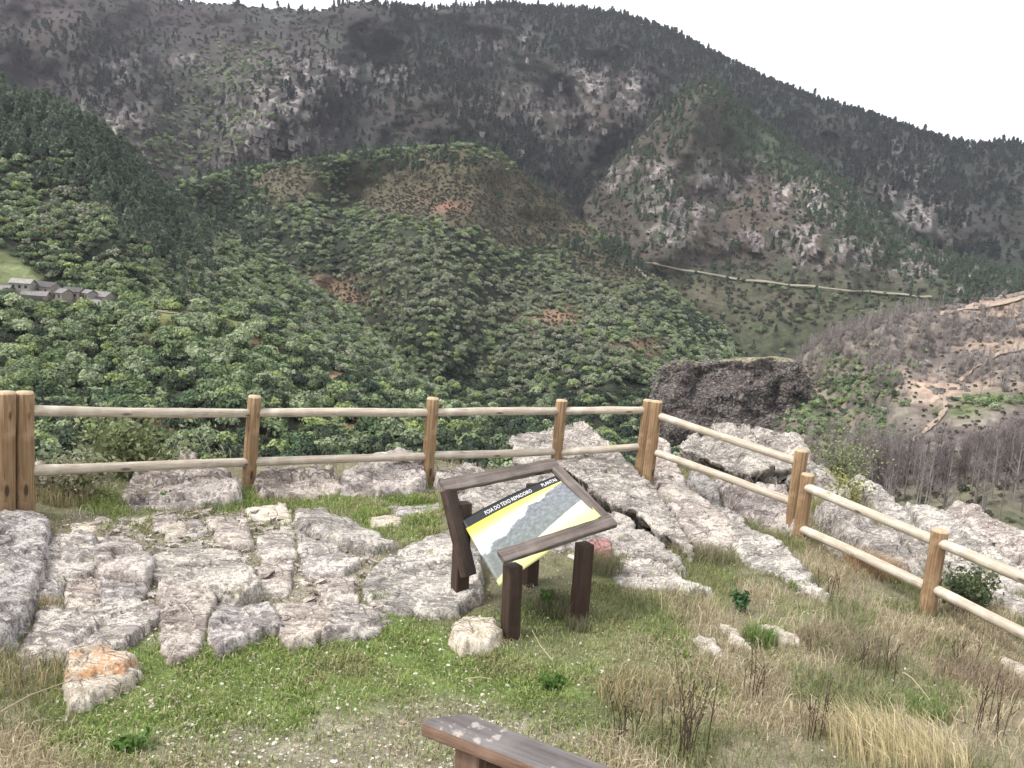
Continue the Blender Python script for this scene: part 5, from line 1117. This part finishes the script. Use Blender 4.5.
vis = (px > 2) & (px < 1022) & (py < lim); order = np.argsort(-np.where(vis, size, -1))[:300]; chosen = np.zeros(len(ALL), bool); chosen[order] = True
LABEL_DARK = {'near': 'dark evergreen tree in the wood just beyond the fence', 'left': 'dark evergreen tree on the left slope behind the village', 'mid': 'dark evergreen tree on the lower flank of the middle spur'}
LABEL = {'near': {'oak': 'green broadleaf tree with a rounded crown in the wood just beyond the fence', 'pale': 'pale grey green tree in the wood just beyond the fence'},
         'left': {'oak': 'dark green broadleaf tree on the left slope behind the village', 'pale': 'pale silvery tree on the left slope behind the village'},
         'mid': {'oak': 'broadleaf tree on the lower flank of the middle spur', 'pale': 'pale olive tree on the lower flank of the middle spur'},
         'gully': {'oak': 'broadleaf tree in the far gully', 'pale': ''}, 'road': {'oak': 'broadleaf tree below the hillside road', 'pale': ''},
         'burnt': {'oak': 'surviving green tree on the burnt slope', 'pale': ''}}
SRC = {}
for q, i in enumerate(order):
    kind, reg = KIND[i], REG[i]; ms = CROWN[kind]; v = q % len(ms)
    lab_ = LABEL_DARK[reg] if kind == 'dark' else LABEL[reg][kind]
    t = empty('broadleaf_tree', Vector(ALL[i])); t.rotation_euler = (0, 0, RNG.random()*6.28); s = RAD[i]; t.scale = (s, s, s*(.9+.3*RNG.random()))
    tag(t, lab_, 'tree', lab_.replace('tree', 'trees', 1))
    c = link('crown', ms[v], t); link('trunk', TRUNKM, t); SRC.setdefault((kind, v), c)
srcs = {k: [SRC[(k, v)] for v in range(len(CROWN[k])) if (k, v) in SRC] for k in CROWN}
for k in srcs:
    if not srcs[k]: srcs[k] = srcs['oak']
rest = ~chosen
for kind, reg, nm, lb in [('dark', 'near', 'evergreen_wood', 'dark evergreen trees among the wood below the fence'), ('dark', 'left', 'evergreen_wood', 'dark evergreen trees over the left slope'), ('dark', 'mid', 'evergreen_wood', 'dark evergreen trees over the middle spur'), ('oak', 'near', 'broadleaf_wood', 'dense green broadleaf wood filling the valley side below the fence'), ('pale', 'near', 'pale_wood', 'pale trees among the wood below the fence'),
                          ('oak', 'left', 'broadleaf_wood', 'green broadleaf wood over the left slope'), ('pale', 'left', 'pale_wood', 'silvery pale wood on the left slope'),
                          ('oak', 'mid', 'broadleaf_wood', 'green broadleaf wood covering the middle spur'), ('pale', 'mid', 'pale_wood', 'pale olive wood on the middle spur'),
                          ('oak', 'gully', 'broadleaf_wood', 'broadleaf wood in the gully of the far mountain'), ('oak', 'road', 'broadleaf_wood', 'broadleaf trees below the hillside road'), ('oak', 'burnt', 'broadleaf_wood', 'green regrowth trees on the burnt slope')]:
    k = rest & (KIND == kind) & (REG == reg)
    if k.sum(): wood(nm, lb, ALL[k], RAD[k], srcs[kind], .1)
# pines: those along the skyline one by one
sk = []
for i in range(150):
    x = RNG.uniform(600, 1000) if i < 135 else RNG.uniform(395, 560); j = int((x-XS[0])/3)
    sk.append((i, far.P[far.n+RNG.integers(0, 2), j]))
firstp = []
for i, p in sk:
    o = link('pine_tree', PINE[i % 4]); o.location = Vector(p)-Vector((0, 0, 1)); h = 8+7*RNG.random(); o.scale = (h*1.15, h*1.15, h); o.rotation_euler = (0, 0, RNG.random()*6.28)
    tag(o, 'small dark pine standing on the skyline of the far mountain', 'tree', 'pines along the skyline'); firstp.append(o)
pines = firstp[:4]; h_ = 12
def crestd(X): return np.interp(X, [590, 620, 650, 680, 704, 760, 840, 900, 960, 1024, 1100], [195, 160, 125, 95, 80, 126, 187, 234, 263, 280, 300])
P_ = right.scatter(lambda X, Y: sst(75, 15, Y-crestd(X))*sst(660, 720, X)+.8*blob(X, Y, [(672, 125, 26, 30), (650, 160, 24, 24)])+.5*blob(X, Y, [(700, 170, 40, 30), (660, 210, 30, 30)])*.8+.12, 2600)
i0 = np.argsort(np.abs(proj(P_)[1]-crestd(proj(P_)[0])))[:90]; gp_ = []
for q, i in enumerate(i0):
    o = link('pine_tree', PINEG[q % 3]); o.location = Vector(P_[i]); h = 9+6*RNG.random(); o.scale = (h*1.3, h*1.3, h); tag(o, 'mid green pine on the crest of the right spur', 'tree', 'pines along the crest of the right spur'); gp_.append(o)
k = np.ones(len(P_), bool); k[i0] = False
wood('pine_wood', 'green pine wood spreading below the crest of the right spur', P_[k], 10.5, gp_[:3], .25)
P_ = far.scatter(lambda X, Y: (.2+.75*sst(-.05, .2, fbm(X/26, Y/20, 0, 4, 15)))*(.15+.85*sst(330, 520, X))*(1-.85*blob(X, Y, FAR_ROCK))*(1-.8*blob(X, Y, [(500, 105, 70, 12), (590, 110, 60, 20), (30, 10, 140, 34), (290, 110, 60, 30), (225, 75, 40, 22)]))+.9*sst(70, 25, Y-np.interp(X, [p[0] for p in sky_far], [p[1] for p in sky_far]))*sst(430, 540, X)+.8*band(X, Y, [(400, 25), (450, 90), (500, 145), (570, 190)], 22)+.8*band(X, Y, [(700, 110), (640, 160), (600, 200), (650, 250)], 14)+.7*blob(X, Y, [(70, 50, 60, 22), (110, 90, 50, 22), (330, 100, 60, 22)]), 9500)
wood('pine_wood', 'dark pine wood over the upper far mountain', P_, 12, pines, .28)
P_ = left.scatter(lambda X, Y: sst(230, 130, X)*sst(95, 15, Y-np.interp(X, [p[0] for p in sky_d], [p[1] for p in sky_d])), 1300)
M_pineh = leaf_mat('hazed_pine_foliage', [(.11, .145, .105), (.14, .175, .125), (.09, .12, .09), (.17, .20, .15)], .3, .25)  # haze put into the foliage colour, paler and greyer than the other pines
lp_ = []
for i_ in range(3):
    o = link('pine_tree', pine_mesh('pine_tree', M_pineh, 340+i_, 150, .4+.2*i_)); o.location = Vector(P_[i_]); o.scale = (11, 11, 9); tag(o, 'grey green pine on the upper left slope, haze put into its colour', 'tree', 'pines on the upper left slope'); lp_.append(o)
wood('pine_wood', 'grey green pine wood on the upper left slope, haze put into its colour', P_[3:], 9, lp_, .25)
P_ = mid.scatter(lambda X, Y: blob(X, Y, [(620, 255, 60, 14), (540, 195, 30, 14), (235, 200, 30, 40), (400, 165, 80, 10)]), 420)
wood('pine_wood', 'scattered pines on the middle spur crest', P_, 9, gp_[:3], .25)
# heath scrub
HB = [link('heath_bush', crown_mesh('heath_bush', M_heath, 600+i, 130, .26, .5, 5)) for i in range(3)]
hp = mid.scatter(lambda X, Y: blob(X, Y, [(450, 185, 30, 12)]), 3)
for q, (o, p) in enumerate(zip(HB, hp)):
    o.location = Vector(p); o.scale = (2.2, 2.2, 1.6); tag(o, 'brownish heath bush on the bare top of the middle spur', 'bush', 'heath bushes on the middle spur')
for hill, dn, cnt, sz, lb in [(mid, lambda X, Y: open_mid(X, Y), 5500, 1.3, 'brown heath scrub on the open top of the middle spur'), (far, lambda X, Y: (1-.7*blob(X, Y, FAR_ROCK))*(Y < 260), 9000, 3.6, 'brown and grey green scrub over the far mountain'),
                              (right, lambda X, Y: (Y < 330)*(1-.6*blob(X, Y, B_ROCK)), 5200, 2.8, 'brown scrub over the right spur'), (burnt, lambda X, Y: (Y < 560)+0.0*X, 2200, .8, 'scorched low scrub on the burnt slope')]:
    wood('heath_scrub', lb, hill.scatter(dn, cnt), sz, HB, .35)
# crags: angular blocks standing out of the slopes
def block_mesh(name, mat, seed, tall=1.3):
    r = np.random.default_rng(seed); mb = MB()
    for i in range(5):
        c8 = np.array([[a, b, c] for a in (-1, 1) for b in (-1, 1) for c in (-1, 1)])*.5*(1+.35*r.normal(0, 1, (8, 3)).clip(-1, 1))*np.array([.9, .7, tall*(.5+.8*r.random())])*(.5+.6*r.random())
        mb.add(c8+r.normal(0, .35, 3)*np.array([1, .6, .7]), [[0, 1, 3, 2], [4, 6, 7, 5], [0, 4, 5, 1], [2, 3, 7, 6], [0, 2, 6, 4], [1, 5, 7, 3]])
    return mb.mesh(name, mat, False)
M_crag = leaf_mat('crag_rock', [(.13, .115, .11), (.2, .18, .17), (.10, .09, .09), (.27, .25, .235), (.16, .14, .135)], .4, 0)
M_blkd = leaf_mat('dark_bluff_rock', [(.13, .115, .105), (.20, .18, .165), (.09, .08, .074), (.27, .245, .22), (.155, .14, .13)], .4, 0)
def crags(hill, name, label, spots, n, size, mat, seed, thr=.05, cat='crag'):
    V = [link('crag', block_mesh('crag', mat, seed+i, .6 if hill is bluff else 1.3)) for i in range(3)]
    dn = (lambda X, Y: blob(X, Y, spots)*sst(thr-.05, thr+.1, fbm(X/6, Y/9, 0, 4, 71))) if callable(spots) is False else spots
    P_ = hill.scatter(dn, n+3)
    for o, p in zip(V, P_[:3]):
        o.location = Vector(p); o.scale = (size,)*3; tag(o, label[0], cat, label[0]+' group')
    w_ = wood(name, label[1], P_[3:], size*.9, V, .4); w_['category'] = 'rocks'
crags(far, 'rocky_outcrops', ('pale crag block on the far mountain', 'pale rocky crags on the far mountain'), FAR_ROCK, 900, 5.6, M_crag, 700)
crags(right, 'rocky_outcrops', ('pale crag block on the right spur', 'pale rocky crags on the right spur'), B_ROCK, 1100, 4.2, M_crag, 710)
crags(bluff, 'bluff_rocks', ('dark rock block on the flat topped bluff', 'dark jagged blocks covering the face of the bluff'), lambda X, Y: (X > 640)*(X < 822)*(Y < 460)*1.0*(Y > 361), 6500, .85, M_blkd, 720)
crags(burnt, 'slope_rocks', ('rock block on the burnt slope', 'pinkish rocks scattered over the burnt slope'), [(1000, 330, 40, 18), (880, 330, 30, 10), (960, 350, 60, 10), (940, 395, 30, 10), (990, 310, 40, 10)], 160, 1.6, M_crag, 730, -.1)
# burnt trees
P1 = burnt.scatter(lambda X, Y: sst(-3, 3, Y-(472-.45*np.clip(X-955, 0, 80)))*blob(X, Y, [(880, 470, 60, 20), (940, 462, 60, 20), (1000, 440, 60, 24), (860, 490, 40, 12), (1030, 470, 40, 18), (960, 430, 60, 14)])*(1-blob(X, Y, [(925, 425, 14, 10), (945, 400, 12, 12)])), 620)
P2 = burnt.scatter(lambda X, Y: (blob(X, Y, [(830, 345, 60, 26), (900, 340, 70, 24), (880, 380, 40, 24), (800, 380, 30, 20), (990, 330, 60, 16), (860, 450, 50, 20), (1000, 370, 60, 14)])*(1-np.clip(1.3*blob(X, Y, [(850, 390, 30, 20), (800, 410, 40, 30), (930, 396, 46, 16), (945, 408, 16, 20), (925, 430, 22, 16), (985, 305, 60, 7), (985, 402, 34, 8), (990, 352, 40, 6)]), 0, 1))), 1050)
P3 = burnt.scatter(lambda X, Y: blob(X, Y, [(980, 505, 50, 16), (900, 505, 30, 8), (1010, 480, 30, 14)]), 26)
BP = np.concatenate([P1, P2, P3]); BH = np.concatenate([7+3*RNG.random(len(P1)), 4+3*RNG.random(len(P2)), 7+4*RNG.random(len(P3))])
px, py, dv = proj(BP); lim = np.interp(px, [760, 870, 905, 940, 1024], [430, 478, 505, 510, 545]); vis = (px > 660) & (px < 1023) & (py < lim+4)
order = np.argsort(-np.where(vis, BH/dv, -1))[:300]; ch = np.zeros(len(BP), bool); ch[order] = True; bsrc = {}
for q, i in enumerate(order):
    o = link('burnt_tree', BARE[q % 5] if (i < len(P1) or i >= len(P1)+len(P2)) else BARE2[q % 4]); o.location = Vector(BP[i]); h = BH[i]; o.scale = (h, h, h); o.rotation_euler = (0, 0, RNG.random()*6.28); bsrc.setdefault(o.data.name, o)
    tag(o, 'leafless scorched tree on the burnt slope beyond the lower fence', 'tree', 'leafless burnt trees on the right slope')
bd_ = [o for o in bsrc.values() if o.data in BARE]; bp_ = [o for o in bsrc.values() if o.data in BARE2] or bd_
isn = np.zeros(len(BP), bool); isn[:len(P1)] = True; isn[len(P1)+len(P2):] = True
for m_, b_, lb in ((isn, bd_, 'rows of charred trunks on the lower burnt slope'), (~isn, bp_, 'grey violet mass of burnt leafless trees on the upper burnt slope')):
    k = m_ & ~ch
    if k.sum(): wood('burnt_wood', lb, BP[k], BH[k], b_, .05)
fz = link('twig_bush', fuzz_mesh('twig_bush', M_burnt, 9)); fz.location = Vector(burnt.at(868, 452)); fz.scale = (2, 2, 2); tag(fz, 'leafless grey bush among the burnt trees', 'bush')
wood('burnt_scrub', 'leafless grey violet brush between the burnt trees', np.concatenate([P1[:150], P2]), 2.0, [fz], .3)

# ------------------------------------------------------------------ village on the left
def flatm(name, c, r=.9):
    m, nt, b = nodes(name, r, .1); tc = N(nt, 'ShaderNodeTexCoord').outputs['Object']
    L(nt, mix(nt, c, tuple(x*.6 for x in c), ramp(nt, noise_n(nt, tc, 1.3, 5, .7), [(.4, g3(0)), (.65, g3(.8))])), b.inputs['Base Color']); return m
M_wallw, M_walls, M_roofs, M_roofp, M_win = flatm('white_render', (.30, .285, .26)), flatm('schist_wall', (.30, .27, .23)), flatm('slate_roof', (.11, .10, .10)), flatm('pale_slate_roof', (.22, .205, .2)), flatm('dark_window', (.03, .03, .035))
def house(px_, py_, D, wd_, dp, ht, rot, wm, rm, label):
    p = at(px_, py_, D); t = empty('stone_house', Vector(p)); t.rotation_euler = (0, 0, rot); tag(t, label, 'house', 'village houses on the left slope')
    a, b, z0, h = wd_/2, dp/2, -6, ht; rf = .28*dp
    V = [(-a, -b, z0), (a, -b, z0), (a, b, z0), (-a, b, z0), (-a, -b, h), (a, -b, h), (a, b, h), (-a, b, h), (-a, 0, h+rf), (a, 0, h+rf)]
    link('wall', mesh_of('wall', V, [np.array([[0, 1, 5, 4], [2, 3, 7, 6]]), np.array([[1, 2, 6, 9, 5], [3, 0, 4, 8, 7]])], wm, smooth=False), t)
    o_ = .35; e = .15; V = []
    for s_ in (-1, 1):
        for zt in (0, e): V += [(-a-o_, s_*(b+o_), h-.28*o_*2*.5+zt+.03), (a+o_, s_*(b+o_), h-.28*o_*2*.5+zt+.03), (a+o_, 0, h+rf+zt+.03), (-a-o_, 0, h+rf+zt+.03)]
    F = []
    for k in (0, 8): F += [[k, k+1, k+2, k+3], [k+4, k+5, k+6, k+7], [k, k+1, k+5, k+4], [k+1, k+2, k+6, k+5], [k+3, k, k+4, k+7]]
    link('roof', mesh_of('roof', V, np.array(F), rm, smooth=False), t)
    for wx_ in np.linspace(-a*.6, a*.6, 3):
        link('window', mesh_of('window', [(wx_-.4, -b-.03, h-1.7), (wx_+.4, -b-.03, h-1.7), (wx_+.4, -b-.03, h-.7), (wx_-.4, -b-.03, h-.7), (wx_-.4, -b+.05, h-1.7), (wx_+.4, -b+.05, h-1.7), (wx_+.4, -b+.05, h-.7), (wx_-.4, -b+.05, h-.7)],
             np.array([[0, 1, 2, 3], [0, 4, 5, 1], [1, 5, 6, 2], [2, 6, 7, 3], [3, 7, 4, 0]]), M_win, smooth=False), t)
for a in [(23, 292, 338, 7, 5, 3.2, .1, M_wallw, M_wallw, 'white house at the left end of the village'), (4, 293, 336, 5, 5, 1.2, .0, M_walls, M_roofp, 'low stone shed left of the white village house'),
          (44, 293, 340, 10, 6, 2.4, -.15, M_walls, M_roofs, 'long dark roofed stone house right of the white one'), (60, 298, 336, 7, 5, 2.0, -.3, M_walls, M_roofp, 'stone house with a pale slate roof in the middle of the village'),
          (74, 299, 339, 7, 5, 2.8, -.1, M_walls, M_roofs, 'stone house with a dark roof in the middle of the village'), (88, 300, 336, 4.5, 4, 2.6, -.4, M_wallw, M_roofp, 'small white gabled house near the right end of the village'),
          (100, 303, 338, 9, 6, 2.6, -.2, M_walls, M_roofp, 'long grey roofed house at the right end of the village'), (92, 306, 333, 8, 5, 1.0, -.2, M_walls, M_roofp, 'low shed below the right end houses of the village'), (36, 298, 334, 8, 5, 1.0, .2, M_walls, M_roofp, 'low stone barn below the long dark roofed house')]:
    house(*a)

# ------------------------------------------------------------------ air
xs_ = [o for o in (far, right)]
lo, hi = np.array([-2600., -300, -400]), np.array([3400., 6200, 900])
V = [(x, y, z) for x in (lo[0], hi[0]) for y in (lo[1], hi[1]) for z in (lo[2], hi[2])]
F = np.array([[0, 1, 3, 2], [4, 6, 7, 5], [0, 4, 5, 1], [2, 3, 7, 6], [0, 2, 6, 4], [1, 5, 7, 3]])
hm = bpy.data.materials.new('air'); hm.use_nodes = True; nt = hm.node_tree; nt.nodes.clear(); out = N(nt, 'ShaderNodeOutputMaterial'); pv = N(nt, 'ShaderNodeVolumePrincipled')
pv.inputs['Density'].default_value = .00006; pv.inputs['Color'].default_value = (.85, .88, .98, 1); pv.inputs['Anisotropy'].default_value = .2; L(nt, pv.outputs[0], out.inputs['Volume'])
tag(link('haze', mesh_of('haze', V, F, hm, smooth=False)), 'thin pale haze filling the valley', 'haze', kind='stuff')
